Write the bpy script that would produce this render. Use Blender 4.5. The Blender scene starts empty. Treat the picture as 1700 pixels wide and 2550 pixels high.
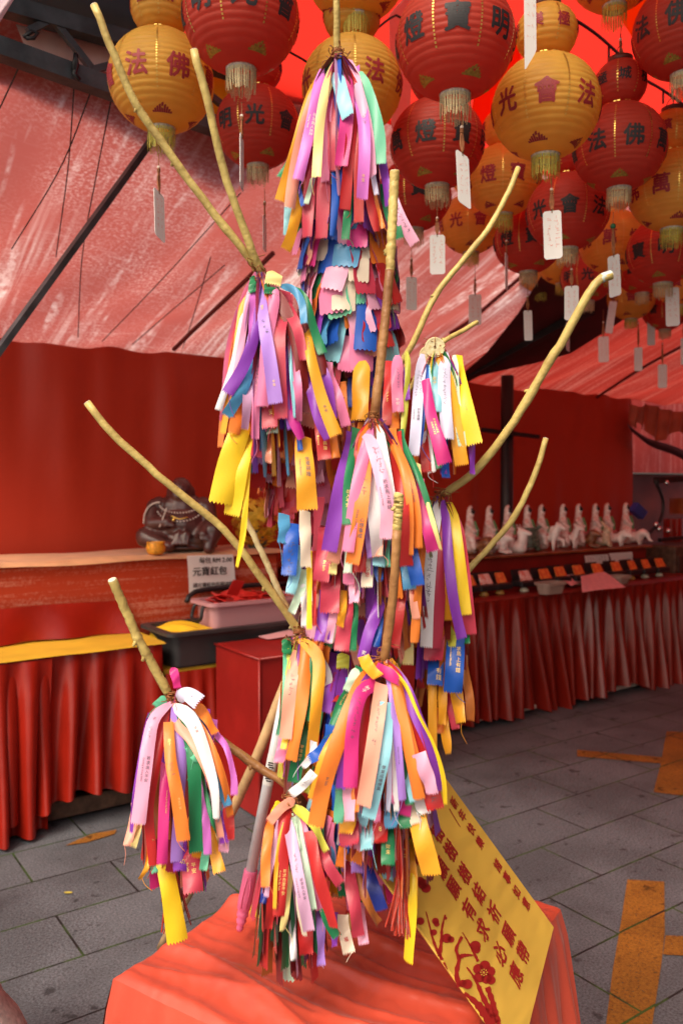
import bpy, math, random
from mathutils import Vector, Matrix
R = math.radians
random.seed(7)
sc = bpy.context.scene
C = sc.collection
# ---------------------------------------------------------------- camera
F = 2070.0; CX = 850.0; CY = 1275.0; CAMZ = 1.5
PITCH = math.atan(68.0 / F)
cam = bpy.data.cameras.new('camera'); camo = bpy.data.objects.new('camera', cam); C.objects.link(camo)
camo.location = (0, 0, CAMZ); camo.rotation_euler = (R(90) - PITCH, 0, 0)
cam.sensor_fit = 'VERTICAL'; cam.sensor_height = 36; cam.sensor_width = 24; cam.lens = F / 2550 * 36
cam.clip_end = 2000; cam.clip_start = 0.05
cam.dof.use_dof = True; cam.dof.focus_distance = 1.55; cam.dof.aperture_fstop = 5.0
sc.camera = camo
# ---------------------------------------------------------------- light
UX = Vector((0.818, 0.575, 0)); VX = Vector((-0.575, 0.818, 0)); ZX = Vector((0, 0, 1))
TENT = math.atan2(0.575, 0.818)
SUN_EL = R(50)
sh = (-VX * 0.4 - UX * 0.85).normalized()
SUN = sh * math.cos(SUN_EL) + ZX * math.sin(SUN_EL)
w = bpy.data.worlds.new('World'); sc.world = w; w.use_nodes = True
nt = w.node_tree; sky = nt.nodes.new('ShaderNodeTexSky'); sky.sky_type = 'NISHITA'; sky.sun_disc = False; sky.dust_density = 5.0; sky.ozone_density = 0.3; sky.air_density = 0.8
sky.sun_elevation = SUN_EL; sky.sun_rotation = math.atan2(sh.x, sh.y)
wb = nt.nodes.new('ShaderNodeMix'); wb.data_type = 'RGBA'; wb.blend_type = 'MULTIPLY'; wb.inputs[0].default_value = 1; wb.inputs[7].default_value = (1.06, 0.97, 0.83, 1)   # hazy, warmer sky
nt.links.new(sky.outputs[0], wb.inputs[6]); nt.links.new(wb.outputs[2], nt.nodes['Background'].inputs[0]); nt.nodes['Background'].inputs[1].default_value = 0.15
sl = bpy.data.lights.new('sun', 'SUN'); sl.energy = 0.9; sl.angle = R(22); sl.color = (1, 0.95, 0.87)
so = bpy.data.objects.new('sun', sl); C.objects.link(so); so.rotation_euler = SUN.to_track_quat('Z', 'Y').to_euler()
so.location = (0, 0, 12)
sc.view_settings.view_transform = 'Standard'; sc.view_settings.look = 'None'
sc.view_settings.exposure = 0.74; sc.view_settings.gamma = 1
sc.cycles.max_bounces = 8; sc.cycles.diffuse_bounces = 5; sc.cycles.transmission_bounces = 6
# ---------------------------------------------------------------- geometry helpers
fwd = Vector((0, math.cos(PITCH), -math.sin(PITCH))); upv = Vector((0, math.sin(PITCH), math.cos(PITCH))); CAM = Vector((0, 0, CAMZ))
def ray(px, py): return Vector(((px - CX) / F, 0, 0)) + upv * ((CY - py) / F) + fwd
def P(px, py, Y):
    d = ray(px, py); return CAM + d * (Y / d.y)
def hit(px, py, p0, n):
    d = ray(px, py); return CAM + d * ((p0 - CAM).dot(n) / d.dot(n))
def ground(px, py, z=0.0): return hit(px, py, Vector((0, 0, z)), ZX)
def W(u, v, z=0.0): return UX * u + VX * v + ZX * z
def toUV(p): return p.dot(UX), p.dot(VX)
def onv(px, py, v): return hit(px, py, VX * v, VX)          # point of the pixel on the upright plane v = const
class MB:
    def __init__(s): s.v = []; s.f = []; s.mi = []; s.cur = 0
    def add(s, vs, fs):
        o = len(s.v); s.v += [Vector(x) for x in vs]; s.f += [tuple(i + o for i in f) for f in fs]; s.mi += [s.cur] * len(fs)
    def quad(s, a, b, c, d): s.add([a, b, c, d], [(0, 1, 2, 3)])
    def poly(s, pts): s.add(pts, [tuple(range(len(pts)))])
    def box(s, c, ax, ay, az, hx, hy, hz):
        vs = [c + ax * (i * hx) + ay * (j * hy) + az * (k * hz) for k in (-1, 1) for j in (-1, 1) for i in (-1, 1)]
        s.add(vs, [(0, 2, 3, 1), (4, 5, 7, 6), (0, 1, 5, 4), (2, 6, 7, 3), (0, 4, 6, 2), (1, 3, 7, 5)])
    def bbox(s, c, ax, ay, az, hx, hy, hz, b=0.01):       # box with chamfered edges
        vs = []; 
        def key(i, j, k, w): return c + ax * (i * (hx - (0 if w == 0 else b))) + ay * (j * (hy - (0 if w == 1 else b))) + az * (k * (hz - (0 if w == 2 else b)))
        idx = {}
        for i in (-1, 1):
            for j in (-1, 1):
                for k in (-1, 1):
                    for w_ in range(3): idx[(i, j, k, w_)] = len(vs); vs.append(key(i, j, k, w_))
        fs = []
        for w_ in range(3):
            for s_ in (-1, 1):
                o = [a for a in range(3) if a != w_]
                q = []
                for a, b2 in ((-1, -1), (1, -1), (1, 1), (-1, 1)):
                    t = [0, 0, 0]; t[w_] = s_; t[o[0]] = a; t[o[1]] = b2; q.append(idx[(t[0], t[1], t[2], w_)])
                fs.append(tuple(q))
        for w_ in range(3):
            o = [a for a in range(3) if a != w_]
            for a in (-1, 1):
                for b2 in (-1, 1):
                    q = []
                    for s_, ww in ((-1, o[0]), (1, o[0]), (1, o[1]), (-1, o[1])):
                        t = [0, 0, 0]; t[w_] = s_; t[o[0]] = a; t[o[1]] = b2; q.append(idx[(t[0], t[1], t[2], ww)])
                    fs.append(tuple(q))
        for i in (-1, 1):
            for j in (-1, 1):
                for k in (-1, 1): fs.append(tuple(idx[(i, j, k, w_)] for w_ in range(3)))
        s.add(vs, fs)
    def tube(s, pts, rad, n=8, cap=True):
        pts = [Vector(p) for p in pts]; m = len(pts)
        if not hasattr(rad, '__len__'): rad = [rad] * m
        elif len(rad) != m: rad = [rad[min(int(i / (m - 1) * (len(rad) - 1)), len(rad) - 2)] * (1 - (i / (m - 1) * (len(rad) - 1)) + min(int(i / (m - 1) * (len(rad) - 1)), len(rad) - 2)) + rad[min(int(i / (m - 1) * (len(rad) - 1)), len(rad) - 2) + 1] * ((i / (m - 1) * (len(rad) - 1)) - min(int(i / (m - 1) * (len(rad) - 1)), len(rad) - 2)) for i in range(m)]
        vs = []; ref = Vector((0.3, 0.2, 0.9))
        t0 = (pts[1] - pts[0]).normalized(); a = t0.cross(ref).normalized()
        for i, p in enumerate(pts):
            t = (pts[min(i + 1, m - 1)] - pts[max(i - 1, 0)]).normalized()
            a = (a - t * a.dot(t)).normalized(); b = t.cross(a)
            for k in range(n):
                th = 2 * math.pi * k / n; vs.append(p + (a * math.cos(th) + b * math.sin(th)) * rad[i])
        fs = [(i * n + k, i * n + (k + 1) % n, (i + 1) * n + (k + 1) % n, (i + 1) * n + k) for i in range(m - 1) for k in range(n)]
        if cap: fs += [tuple(reversed(range(n))), tuple((m - 1) * n + k for k in range(n))]
        s.add(vs, fs)
    def lathe(s, prof, c=Vector((0, 0, 0)), n=24, a0=0, a1=2 * math.pi, sx=1, sy=1):
        vs = [c + Vector((r * math.cos(a0 + (a1 - a0) * k / n) * sx, r * math.sin(a0 + (a1 - a0) * k / n) * sy, z)) for (r, z) in prof for k in range(n)]
        s.add(vs, [(i * n + k, i * n + (k + 1) % n, (i + 1) * n + (k + 1) % n, (i + 1) * n + k) for i in range(len(prof) - 1) for k in range(n)])
    def sphere(s, c, r, n=12, m=8):
        if not hasattr(r, '__len__'): r = (r, r, r)
        vs = []; c = Vector(c)
        for i in range(m + 1):
            ph = math.pi * i / m
            for k in range(n):
                th = 2 * math.pi * k / n
                vs.append(c + Vector((r[0] * math.sin(ph) * math.cos(th), r[1] * math.sin(ph) * math.sin(th), r[2] * math.cos(ph))))
        s.add(vs, [(i * n + k, (i + 1) * n + k, (i + 1) * n + (k + 1) % n, i * n + (k + 1) % n) for i in range(m) for k in range(n)])
    def grid(s, f, nu, nv):
        vs = [f(i / nu, j / nv) for j in range(nv + 1) for i in range(nu + 1)]
        s.add(vs, [(j * (nu + 1) + i, j * (nu + 1) + i + 1, (j + 1) * (nu + 1) + i + 1, (j + 1) * (nu + 1) + i) for j in range(nv) for i in range(nu)])
def mesh_of(name, mb, mats, off=None, smooth=True):
    me = bpy.data.meshes.new(name)
    vs = [tuple(v - off) for v in mb.v] if off is not None else [tuple(v) for v in mb.v]
    me.from_pydata(vs, [], mb.f)
    for m in (mats if isinstance(mats, (list, tuple)) else [mats]): me.materials.append(m)
    if isinstance(mats, (list, tuple)) and len(mats) > 1: me.polygons.foreach_set('material_index', mb.mi)
    if smooth: me.polygons.foreach_set('use_smooth', [True] * len(me.polygons))
    me.update(); return me
def obj(name, mb, mats, parent=None, smooth=True, off=None):
    if off is None and parent is not None:
        off = Vector(parent.location); q = parent.parent
        while q is not None: off = off + q.location; q = q.parent
    base = Vector((0, 0, 0))
    if off is None:                                   # top-level mesh: origin at the middle of its base
        xs = [v.x for v in mb.v]; ys = [v.y for v in mb.v]; zs = [v.z for v in mb.v]
        base = Vector(((min(xs) + max(xs)) / 2, (min(ys) + max(ys)) / 2, min(zs))); off = base
    me = mesh_of(name, mb, mats, off, smooth) if isinstance(mb, MB) else mb
    o = bpy.data.objects.new(name, me); C.objects.link(o)
    if parent is not None: o.parent = parent
    else: o.location = base
    return o
def tag(o, label, cat, group=None):
    o['label'] = label; o['category'] = cat
    if group: o['group'] = group
    return o
def thing(name, label, cat, loc, group=None):
    o = bpy.data.objects.new(name, None); C.objects.link(o); o.location = loc; o.empty_display_size = 0.05
    return tag(o, label, cat, group)
def struct(name, mb, mat, smooth=False):
    o = obj(name, mb, mat, None, smooth, off=Vector((0, 0, 0))); o['kind'] = 'structure'; return o
def cr(pts, n):                                        # Catmull-Rom resample, n+1 points evenly by parameter
    pts = [Vector(p) for p in pts]
    if len(pts) == 2: return [pts[0].lerp(pts[1], i / n) for i in range(n + 1)]
    q = [pts[0] * 2 - pts[1]] + pts + [pts[-1] * 2 - pts[-2]]
    L = [0.0]
    for i in range(1, len(pts)): L.append(L[-1] + (pts[i] - pts[i - 1]).length)
    out = []
    for k in range(n + 1):
        d = L[-1] * k / n; i = 0
        while i < len(pts) - 2 and L[i + 1] < d: i += 1
        t = (d - L[i]) / max(L[i + 1] - L[i], 1e-9)
        a, b, c, e = q[i], q[i + 1], q[i + 2], q[i + 3]
        out.append(0.5 * ((2 * b) + (c - a) * t + (2 * a - 5 * b + 4 * c - e) * t * t + (3 * b - a - 3 * c + e) * t ** 3))
    return out
def blob(name, items, voxel, mats, parent, smooth=3, off=None):
    """one continuous surface out of overlapping ellipsoids and tapered limbs"""
    mb = MB()
    for it in items:
        if len(it) == 2: mb.sphere(it[0], it[1], 14, 10)
        else:
            p0, r0, p1, r1 = it; p0 = Vector(p0); p1 = Vector(p1); n = max(2, int((p1 - p0).length / (0.45 * min(r0, r1))) + 1)
            n = min(n, 14)
            for i in range(n + 1): mb.sphere(p0.lerp(p1, i / n), r0 + (r1 - r0) * i / n, 10, 8)
    me = mesh_of(name + '_src', mb, mats)
    o = bpy.data.objects.new('tmp', me); C.objects.link(o)
    md = o.modifiers.new('r', 'REMESH'); md.mode = 'VOXEL'; md.voxel_size = voxel; md.use_smooth_shade = True
    if smooth: s_ = o.modifiers.new('s', 'SMOOTH'); s_.iterations = smooth; s_.factor = 0.5
    dg = bpy.context.evaluated_depsgraph_get(); m2 = bpy.data.meshes.new_from_object(o.evaluated_get(dg))
    bpy.data.objects.remove(o); bpy.data.meshes.remove(me); m2.name = name
    if not m2.materials: m2.materials.append(mats)
    m2.polygons.foreach_set('use_smooth', [True] * len(m2.polygons))
    r = bpy.data.objects.new(name, m2); C.objects.link(r); r.parent = parent
    return r
_glyph = {}
def glyph(s, bold=0.0, sub=0.16):
    """flat triangles of a line of text, size 1, centred on its box; returns verts, faces, width"""
    bold = min(bold, .004); k = (s, bold, sub)     # a wider outline offset would tear the dense characters
    if k in _glyph: return _glyph[k]
    cu = bpy.data.curves.new('t', 'FONT'); cu.body = s; cu.size = 1; cu.resolution_u = 2; cu.offset = bold
    o = bpy.data.objects.new('t', cu); C.objects.link(o)
    dg = bpy.context.evaluated_depsgraph_get(); m = bpy.data.meshes.new_from_object(o.evaluated_get(dg))
    bpy.data.objects.remove(o); bpy.data.curves.remove(cu)
    vs = [(v.co.x, v.co.y) for v in m.vertices]; fs = [tuple(p.vertices) for p in m.polygons]; bpy.data.meshes.remove(m)
    xs = [a for a, b in vs]; ys = [b for a, b in vs]; mx = (min(xs) + max(xs)) / 2; my = (min(ys) + max(ys)) / 2
    vs = [(a - mx, b - my) for a, b in vs]
    tris = []
    for f in fs:
        for i in range(1, len(f) - 1): tris.append((f[0], f[i], f[i + 1]))
    for _ in range(4):                                 # split long edges so that the letters can follow a curved surface
        mid = {}; new = []; done = True
        for t in tris:
            e = [((vs[t[i]][0] - vs[t[(i + 1) % 3]][0]) ** 2 + (vs[t[i]][1] - vs[t[(i + 1) % 3]][1]) ** 2, i) for i in range(3)]
            d, i = max(e)
            if d > sub * sub:
                done = False; a, b, c = t[i], t[(i + 1) % 3], t[(i + 2) % 3]; kk = (min(a, b), max(a, b))
                if kk not in mid: mid[kk] = len(vs); vs.append(((vs[a][0] + vs[b][0]) / 2, (vs[a][1] + vs[b][1]) / 2))
                new += [(a, mid[kk], c), (mid[kk], b, c)]
            else: new.append(t)
        tris = new
        if done: break
    _glyph[k] = (vs, tris, max(xs) - min(xs)); return _glyph[k]
BOLD = ((0, 0), (.028, .008), (-.028, -.008), (.008, -.028), (-.008, .028))   # thickened brush strokes: shifted copies in thin layers
def scribble(rng, n=5):
    """pen strokes of one unreadable handwritten sign in a unit box"""
    vs = []; fs = []
    for _ in range(n):
        x, y = rng.uniform(-.4, .3), rng.uniform(-.45, .4); L = rng.uniform(.25, .6)
        a = rng.choice([0, 0.1, -0.2, 1.5, 1.6, 1.1, -1.0]); dx, dy = math.cos(a) * L, math.sin(a) * L
        nx, ny = -dy / L * .045, dx / L * .045; o = len(vs)
        vs += [(x - nx, y - ny), (x + nx, y + ny), (x + dx + nx * .6, y + dy + ny * .6), (x + dx - nx * .6, y + dy - ny * .6)]; fs.append((o, o + 1, o + 2, o + 3))
    return vs, fs
# ---------------------------------------------------------------- materials
def mat(name, col, rough=0.6, spec=0.5, metal=0.0, transl=0.0, sheen=0.0, var=0.0, vscale=8.0, bump=0.0, bscale=60.0, tcol=None, coat=0.0, col2=None):
    m = bpy.data.materials.new(name); m.use_nodes = True; n = m.node_tree; b = n.nodes['Principled BSDF']; out = n.nodes['Material Output']
    L = n.links.new
    b.inputs['Base Color'].default_value = (*col, 1); b.inputs['Roughness'].default_value = rough
    b.inputs['Specular IOR Level'].default_value = spec; b.inputs['Metallic'].default_value = metal
    b.inputs['Coat Weight'].default_value = coat
    if sheen: b.inputs['Sheen Weight'].default_value = sheen; b.inputs['Sheen Roughness'].default_value = 0.4
    tc = n.nodes.new('ShaderNodeTexCoord')
    csock = None
    if var or col2:
        no = n.nodes.new('ShaderNodeTexNoise'); no.inputs['Scale'].default_value = vscale; no.inputs['Detail'].default_value = 5
        L(tc.outputs['Object'], no.inputs['Vector'])
        mx = n.nodes.new('ShaderNodeMix'); mx.data_type = 'RGBA'
        c2 = col2 if col2 else tuple(max(0, c * (1 - var)) for c in col); c1 = col if col2 else tuple(min(1, c * (1 + var)) for c in col)
        mx.inputs[6].default_value = (*c1, 1); mx.inputs[7].default_value = (*c2, 1)
        rp = n.nodes.new('ShaderNodeMapRange'); rp.inputs[1].default_value = 0.35; rp.inputs[2].default_value = 0.65
        L(no.outputs[0], rp.inputs[0]); L(rp.outputs[0], mx.inputs[0]); L(mx.outputs[2], b.inputs['Base Color']); csock = mx.outputs[2]
    if bump:
        nb = n.nodes.new('ShaderNodeTexNoise'); nb.inputs['Scale'].default_value = bscale; nb.inputs['Detail'].default_value = 4
        L(tc.outputs['Object'], nb.inputs['Vector']); bp = n.nodes.new('ShaderNodeBump'); bp.inputs['Strength'].default_value = bump
        bp.inputs['Distance'].default_value = 0.01; L(nb.outputs[0], bp.inputs['Height']); L(bp.outputs[0], b.inputs['Normal'])
    if transl:
        t = n.nodes.new('ShaderNodeBsdfTranslucent'); t.inputs[0].default_value = (*(tcol or col), 1)
        if csock is not None and tcol is None: L(csock, t.inputs[0])
        ms = n.nodes.new('ShaderNodeMixShader'); ms.inputs[0].default_value = transl
        L(b.outputs[0], ms.inputs[1]); L(t.outputs[0], ms.inputs[2]); L(ms.outputs[0], out.inputs[0])
    return m
M = {}
M['steel'] = mat('dark_steel', (.05, .055, .06), .5, .5, .3, var=.4, vscale=12, bump=.15)
M['black'] = mat('black_paint', (.012, .012, .014), .45, .5, var=.3)
M['wood'] = mat('old_wood', (.09, .05, .03), .7, var=.4, vscale=20, bump=.3)
M['paper'] = mat('white_card', (.8, .8, .78), .6, .3, transl=.15)
M['gold'] = mat('gold_foil', (.85, .6, .15), .3, .5, .9)
M['goldink'] = mat('gold_print', (.85, .6, .2), .4, .5, .3)
M['ink'] = mat('black_ink', (.02, .018, .02), .6)
M['penink'] = mat('pen_ink', (.12, .1, .14), .6)
M['redink'] = mat('red_ink', (.5, .03, .03), .5)
M['paleink'] = mat('faded_red_ink', (.75, .35, .3), .6)
M['whiteink'] = mat('white_print', (.85, .8, .75), .5)
# ---------------------------------------------------------------- ground
def stone_mat(name, paint=False):
    m = bpy.data.materials.new(name); m.use_nodes = True; n = m.node_tree; b = n.nodes['Principled BSDF']; L = n.links.new
    tc = n.nodes.new('ShaderNodeTexCoord'); mp = n.nodes.new('ShaderNodeMapping'); mp.inputs['Location'].default_value = (-0.225, 0.10, 0)
    L(tc.outputs['Object'], mp.inputs[0])
    br = n.nodes.new('ShaderNodeTexBrick'); br.offset = 0.5; br.inputs['Scale'].default_value = 1; br.inputs['Brick Width'].default_value = 0.6
    br.inputs['Row Height'].default_value = 0.3; br.inputs['Mortar Size'].default_value = 0.0045; br.inputs['Mortar Smooth'].default_value = 0.3
    br.inputs['Color1'].default_value = (.9, .9, .9, 1); br.inputs['Color2'].default_value = (1.08, 1.08, 1.08, 1); br.inputs['Bias'].default_value = 0
    L(mp.outputs[0], br.inputs[0])
    n1 = n.nodes.new('ShaderNodeTexNoise'); n1.inputs['Scale'].default_value = 130; n1.inputs['Detail'].default_value = 6; n1.inputs['Roughness'].default_value = .75; L(tc.outputs['Object'], n1.inputs[0])
    n2 = n.nodes.new('ShaderNodeTexNoise'); n2.inputs['Scale'].default_value = 2.6; n2.inputs['Detail'].default_value = 5; L(tc.outputs['Object'], n2.inputs[0])
    r1 = n.nodes.new('ShaderNodeValToRGB'); e = r1.color_ramp.elements
    if paint: e[0].color = (.17, .06, .008, 1); e[1].color = (.40, .17, .022, 1)
    else: e[0].color = (.024, .028, .034, 1); e[1].color = (.20, .215, .245, 1)
    e[0].position = .33; e[1].position = .68; L(n1.outputs[0], r1.inputs[0])
    mu = n.nodes.new('ShaderNodeMix'); mu.data_type = 'RGBA'; mu.blend_type = 'MULTIPLY'; mu.inputs[0].default_value = 1
    L(r1.outputs[0], mu.inputs[6]); L(br.outputs['Color'], mu.inputs[7])
    st = n.nodes.new('ShaderNodeMapRange'); st.inputs[1].default_value = .40; st.inputs[2].default_value = .6; st.inputs[3].default_value = .72; st.inputs[4].default_value = 1.06
    L(n2.outputs[0], st.inputs[0])
    n4 = n.nodes.new('ShaderNodeTexNoise'); n4.inputs['Scale'].default_value = 14; n4.inputs['Detail'].default_value = 3; L(tc.outputs['Object'], n4.inputs[0])
    sp = n.nodes.new('ShaderNodeMapRange'); sp.inputs[1].default_value = .31; sp.inputs[2].default_value = .36; sp.inputs[3].default_value = .4; sp.inputs[4].default_value = 1; L(n4.outputs[0], sp.inputs[0])
    mm = n.nodes.new('ShaderNodeMath'); mm.operation = 'MULTIPLY'; L(st.outputs[0], mm.inputs[0]); L(sp.outputs[0], mm.inputs[1])
    mu2 = n.nodes.new('ShaderNodeMix'); mu2.data_type = 'RGBA'; mu2.blend_type = 'MULTIPLY'; mu2.inputs[0].default_value = 1
    L(mu.outputs[2], mu2.inputs[6]); L(mm.outputs[0], mu2.inputs[7])
    n3 = n.nodes.new('ShaderNodeTexNoise'); n3.inputs['Scale'].default_value = 9; n3.inputs['Detail'].default_value = 4; L(tc.outputs['Object'], n3.inputs[0])
    r3 = n.nodes.new('ShaderNodeValToRGB'); r3.color_ramp.elements[0].color = (.012, .011, .012, 1); r3.color_ramp.elements[1].color = (.035, .075, .012, 1)
    r3.color_ramp.elements[0].position = .45; r3.color_ramp.elements[1].position = .56; L(n3.outputs[0], r3.inputs[0])
    mx = n.nodes.new('ShaderNodeMix'); mx.data_type = 'RGBA'; L(br.outputs['Fac'], mx.inputs[0]); L(mu2.outputs[2], mx.inputs[6]); L(r3.outputs[0], mx.inputs[7])
    L(mx.outputs[2], b.inputs['Base Color']); b.inputs['Roughness'].default_value = .62; b.inputs['Specular IOR Level'].default_value = .45
    ad = n.nodes.new('ShaderNodeMath'); ad.operation = 'SUBTRACT'; L(n1.outputs[0], ad.inputs[0])
    m4 = n.nodes.new('ShaderNodeMath'); m4.operation = 'MULTIPLY'; m4.inputs[1].default_value = 3; L(br.outputs['Fac'], m4.inputs[0]); L(m4.outputs[0], ad.inputs[1])
    bp = n.nodes.new('ShaderNodeBump'); bp.inputs['Strength'].default_value = .35; bp.inputs['Distance'].default_value = .006; L(ad.outputs[0], bp.inputs['Height']); L(bp.outputs[0], b.inputs['Normal'])
    if paint:                                           # worn paint: the stone shows through
        tr = n.nodes.new('ShaderNodeBsdfTransparent'); ms = n.nodes.new('ShaderNodeMixShader'); wr = n.nodes.new('ShaderNodeMapRange')
        wr.inputs[1].default_value = .36; wr.inputs[2].default_value = .42; L(n1.outputs[0], wr.inputs[0]); L(wr.outputs[0], ms.inputs[0])
        L(tr.outputs[0], ms.inputs[1]); L(b.outputs[0], ms.inputs[2]); L(ms.outputs[0], n.nodes['Material Output'].inputs[0])
    return m
M['stone'] = stone_mat('granite_paving'); M['floorpaint'] = stone_mat('worn_orange_paint', True)
def flat(name, pts, z, m):                              # pts in (u,v); the object is turned so its own x,y are u,v
    mb = MB(); mb.poly([Vector((u, v, z)) for u, v in pts]); o = struct(name, mb, m); o.rotation_euler = (0, 0, TENT); return o
flat('ground', [(-400, -400), (400, -400), (400, 400), (-400, 400)], 0, M['stone'])
def gpx(o, s, pts): return [toUV(ground(o[0] + x / s, o[1] + y / s)) for x, y in pts]
g8 = ((1380, 1780), 3.053)
flat('floor_marking', gpx(*g8, [(552, 1258), (832, 1275), (836, 1660), (812, 1890), (735, 2400), (385, 2400), (440, 1950), (500, 1600)]), .004, M['floorpaint'])
flat('floor_marking', gpx(*g8, [(842, 1685), (1300, 1700), (1300, 1860), (822, 1830)]), .004, M['floorpaint'])
flat('floor_marking', gpx(*g8, [(170, 270), (822, 328), (806, 375), (170, 320)]), .004, M['floorpaint'])
flat('floor_marking', gpx(*g8, [(850, 130), (1200, 140), (1200, 650), (750, 592), (805, 380), (828, 250)]), .004, M['floorpaint'])
g7 = ((0, 1950), 3.92)
flat('floor_marking', gpx(*g7, [(640, 618), (850, 588), (1120, 505), (1140, 462), (900, 505), (760, 560)]), .004, M['floorpaint'])
# ---------------------------------------------------------------- tent cloth
def cloth_mat(name, col, col2, transl, rough=.4, tcol=None, weave=900, streak=(1.2, 14.), stripe=0.0, sheen=.0, bumpd=.004, spec=.2, crease=False, scl=None):
    """tarpaulin: fine weave, pale streaks; crease paints fold highlights running down the slope (x = u, y = v in the object's own frame)"""
    m = bpy.data.materials.new(name); m.use_nodes = True; n = m.node_tree; b = n.nodes['Principled BSDF']; L = n.links.new
    tc = n.nodes.new('ShaderNodeTexCoord'); mp = n.nodes.new('ShaderNodeMapping'); mp.inputs['Scale'].default_value = scl or (streak[1], streak[0], streak[0]); L(tc.outputs['Object'], mp.inputs[0])
    ns = n.nodes.new('ShaderNodeTexNoise'); ns.inputs['Scale'].default_value = 1; ns.inputs['Detail'].default_value = 6; ns.inputs['Roughness'].default_value = .62; L(mp.outputs[0], ns.inputs[0])
    wv = n.nodes.new('ShaderNodeTexNoise'); wv.inputs['Scale'].default_value = 60; wv.inputs['Detail'].default_value = 5; wv.inputs['Roughness'].default_value = .8; L(tc.outputs['Object'], wv.inputs[0])
    ad = n.nodes.new('ShaderNodeMath'); ad.operation = 'MULTIPLY_ADD'; ad.inputs[1].default_value = .55; L(wv.outputs[0], ad.inputs[0]); L(ns.outputs[0], ad.inputs[2])
    rp = n.nodes.new('ShaderNodeMapRange'); rp.inputs[1].default_value = .78 - stripe * .1; rp.inputs[2].default_value = 1.05; L(ad.outputs[0], rp.inputs[0])
    fac = rp.outputs[0]
    if crease:                                           # narrow fold highlights painted into the colour, over speckled wear and fine weave
        def nz(su, sv, det, lo, hi, dist=0):
            q = n.nodes.new('ShaderNodeMapping'); q.inputs['Scale'].default_value = (su, sv, sv); q.inputs['Rotation'].default_value = (0, 0, R(dist)); L(tc.outputs['Object'], q.inputs[0])
            z = n.nodes.new('ShaderNodeTexNoise'); z.inputs['Scale'].default_value = 1; z.inputs['Detail'].default_value = det; z.inputs['Roughness'].default_value = .6; L(q.outputs[0], z.inputs[0])
            r_ = n.nodes.new('ShaderNodeMapRange'); r_.inputs[1].default_value = lo; r_.inputs[2].default_value = hi; L(z.outputs[0], r_.inputs[0]); return r_.outputs[0]
        def mth(op, a_, b_):
            q = n.nodes.new('ShaderNodeMath'); q.operation = op; L(a_, q.inputs[0])
            if hasattr(b_, 'links'): L(b_, q.inputs[1])
            else: q.inputs[1].default_value = b_
            return q.outputs[0]
        s1 = mth('MULTIPLY', nz(5, .5, 2, .5, .68), nz(46, 1.6, 4, .42, .72)); s2 = mth('MULTIPLY', nz(11, 1.0, 2, .56, .66, 9), nz(30, 18, 4, .35, .7))
        s3 = mth('MULTIPLY', nz(70, 70, 5, .45, .85), nz(1.6, 1.6, 2, .4, .65)); s4 = mth('MULTIPLY', nz(2.2, 30, 3, .56, .75, 4), nz(3, 3, 3, .45, .7))
        fac = mth('ADD', mth('ADD', s1, mth('MULTIPLY', s2, .8)), mth('ADD', mth('MULTIPLY', s3, .75), mth('MULTIPLY', s4, .35)))
        fac = mth('MULTIPLY', fac, 1.05)
    mx = n.nodes.new('ShaderNodeMix'); mx.data_type = 'RGBA'; mx.inputs[6].default_value = (*col, 1); mx.inputs[7].default_value = (*col2, 1); L(fac, mx.inputs[0])
    L(mx.outputs[2], b.inputs['Base Color']); b.inputs['Roughness'].default_value = rough; b.inputs['Specular IOR Level'].default_value = spec
    if sheen: b.inputs['Sheen Weight'].default_value = sheen
    bp = n.nodes.new('ShaderNodeBump'); bp.inputs['Strength'].default_value = .5; bp.inputs['Distance'].default_value = bumpd; L(ns.outputs[0], bp.inputs['Height']); L(bp.outputs[0], b.inputs['Normal'])
    if transl:
        t = n.nodes.new('ShaderNodeBsdfTranslucent'); 
        if tcol: t.inputs[0].default_value = (*tcol, 1)
        else: L(mx.outputs[2], t.inputs[0])
        ms = n.nodes.new('ShaderNodeMixShader'); ms.inputs[0].default_value = transl
        L(b.outputs[0], ms.inputs[1]); L(t.outputs[0], ms.inputs[2]); L(ms.outputs[0], n.nodes['Material Output'].inputs[0])
    return m
M['slope'] = cloth_mat('pink_red_tarp', (.56, .135, .115), (1.0, .78, .75), .62, .42, stripe=.2, streak=(.9, 17.), crease=True)
M['slopered'] = cloth_mat('red_tarp', (.55, .05, .035), (.8, .28, .22), .5, .45, streak=(.5, 22.), crease=False)
M['bright'] = cloth_mat('bright_red_tarp', (.6, .022, .015), (.65, .03, .02), .92, .5, tcol=(.95, .04, .025))
M['wallred'] = cloth_mat('red_wall_cloth', (.44, .038, .016), (.48, .046, .02), .02, .36, streak=(.6, 5), spec=.42)
M['greytarp'] = mat('grey_canopy', (.06, .085, .11), .6, var=.25, vscale=3)
M['whitetarp'] = mat('white_tarp', (.8, .74, .74), .6, transl=.7)
M['yellowtarp'] = mat('yellow_tarp', (.9, .5, .02), .6, transl=.85)
M['orangetarp'] = mat('orange_tarp', (.9, .25, .03), .6, transl=.85)
M['paletarp'] = mat('dusty_pink_tarp', (.5, .33, .29), .7, var=.2, transl=.1)
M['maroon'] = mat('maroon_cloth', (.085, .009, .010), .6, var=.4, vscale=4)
EV, EZ, SL = 4.6, 2.28, 0.38
RV = 2.75; RZ = EZ + SL * (EV - RV); FSL = 0.42
def slope_z(v): return EZ + SL * (EV - v)
def front_z(v): return RZ + FSL * (RV - v)
sl_n = (VX * SL + ZX).normalized(); sl_p = W(0, EV, EZ)
fr_n = (VX * FSL + ZX).normalized(); fr_p = W(0, RV, RZ)
def on_slope(px, py, d=0): return hit(px, py, sl_p - sl_n * d, sl_n)
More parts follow.
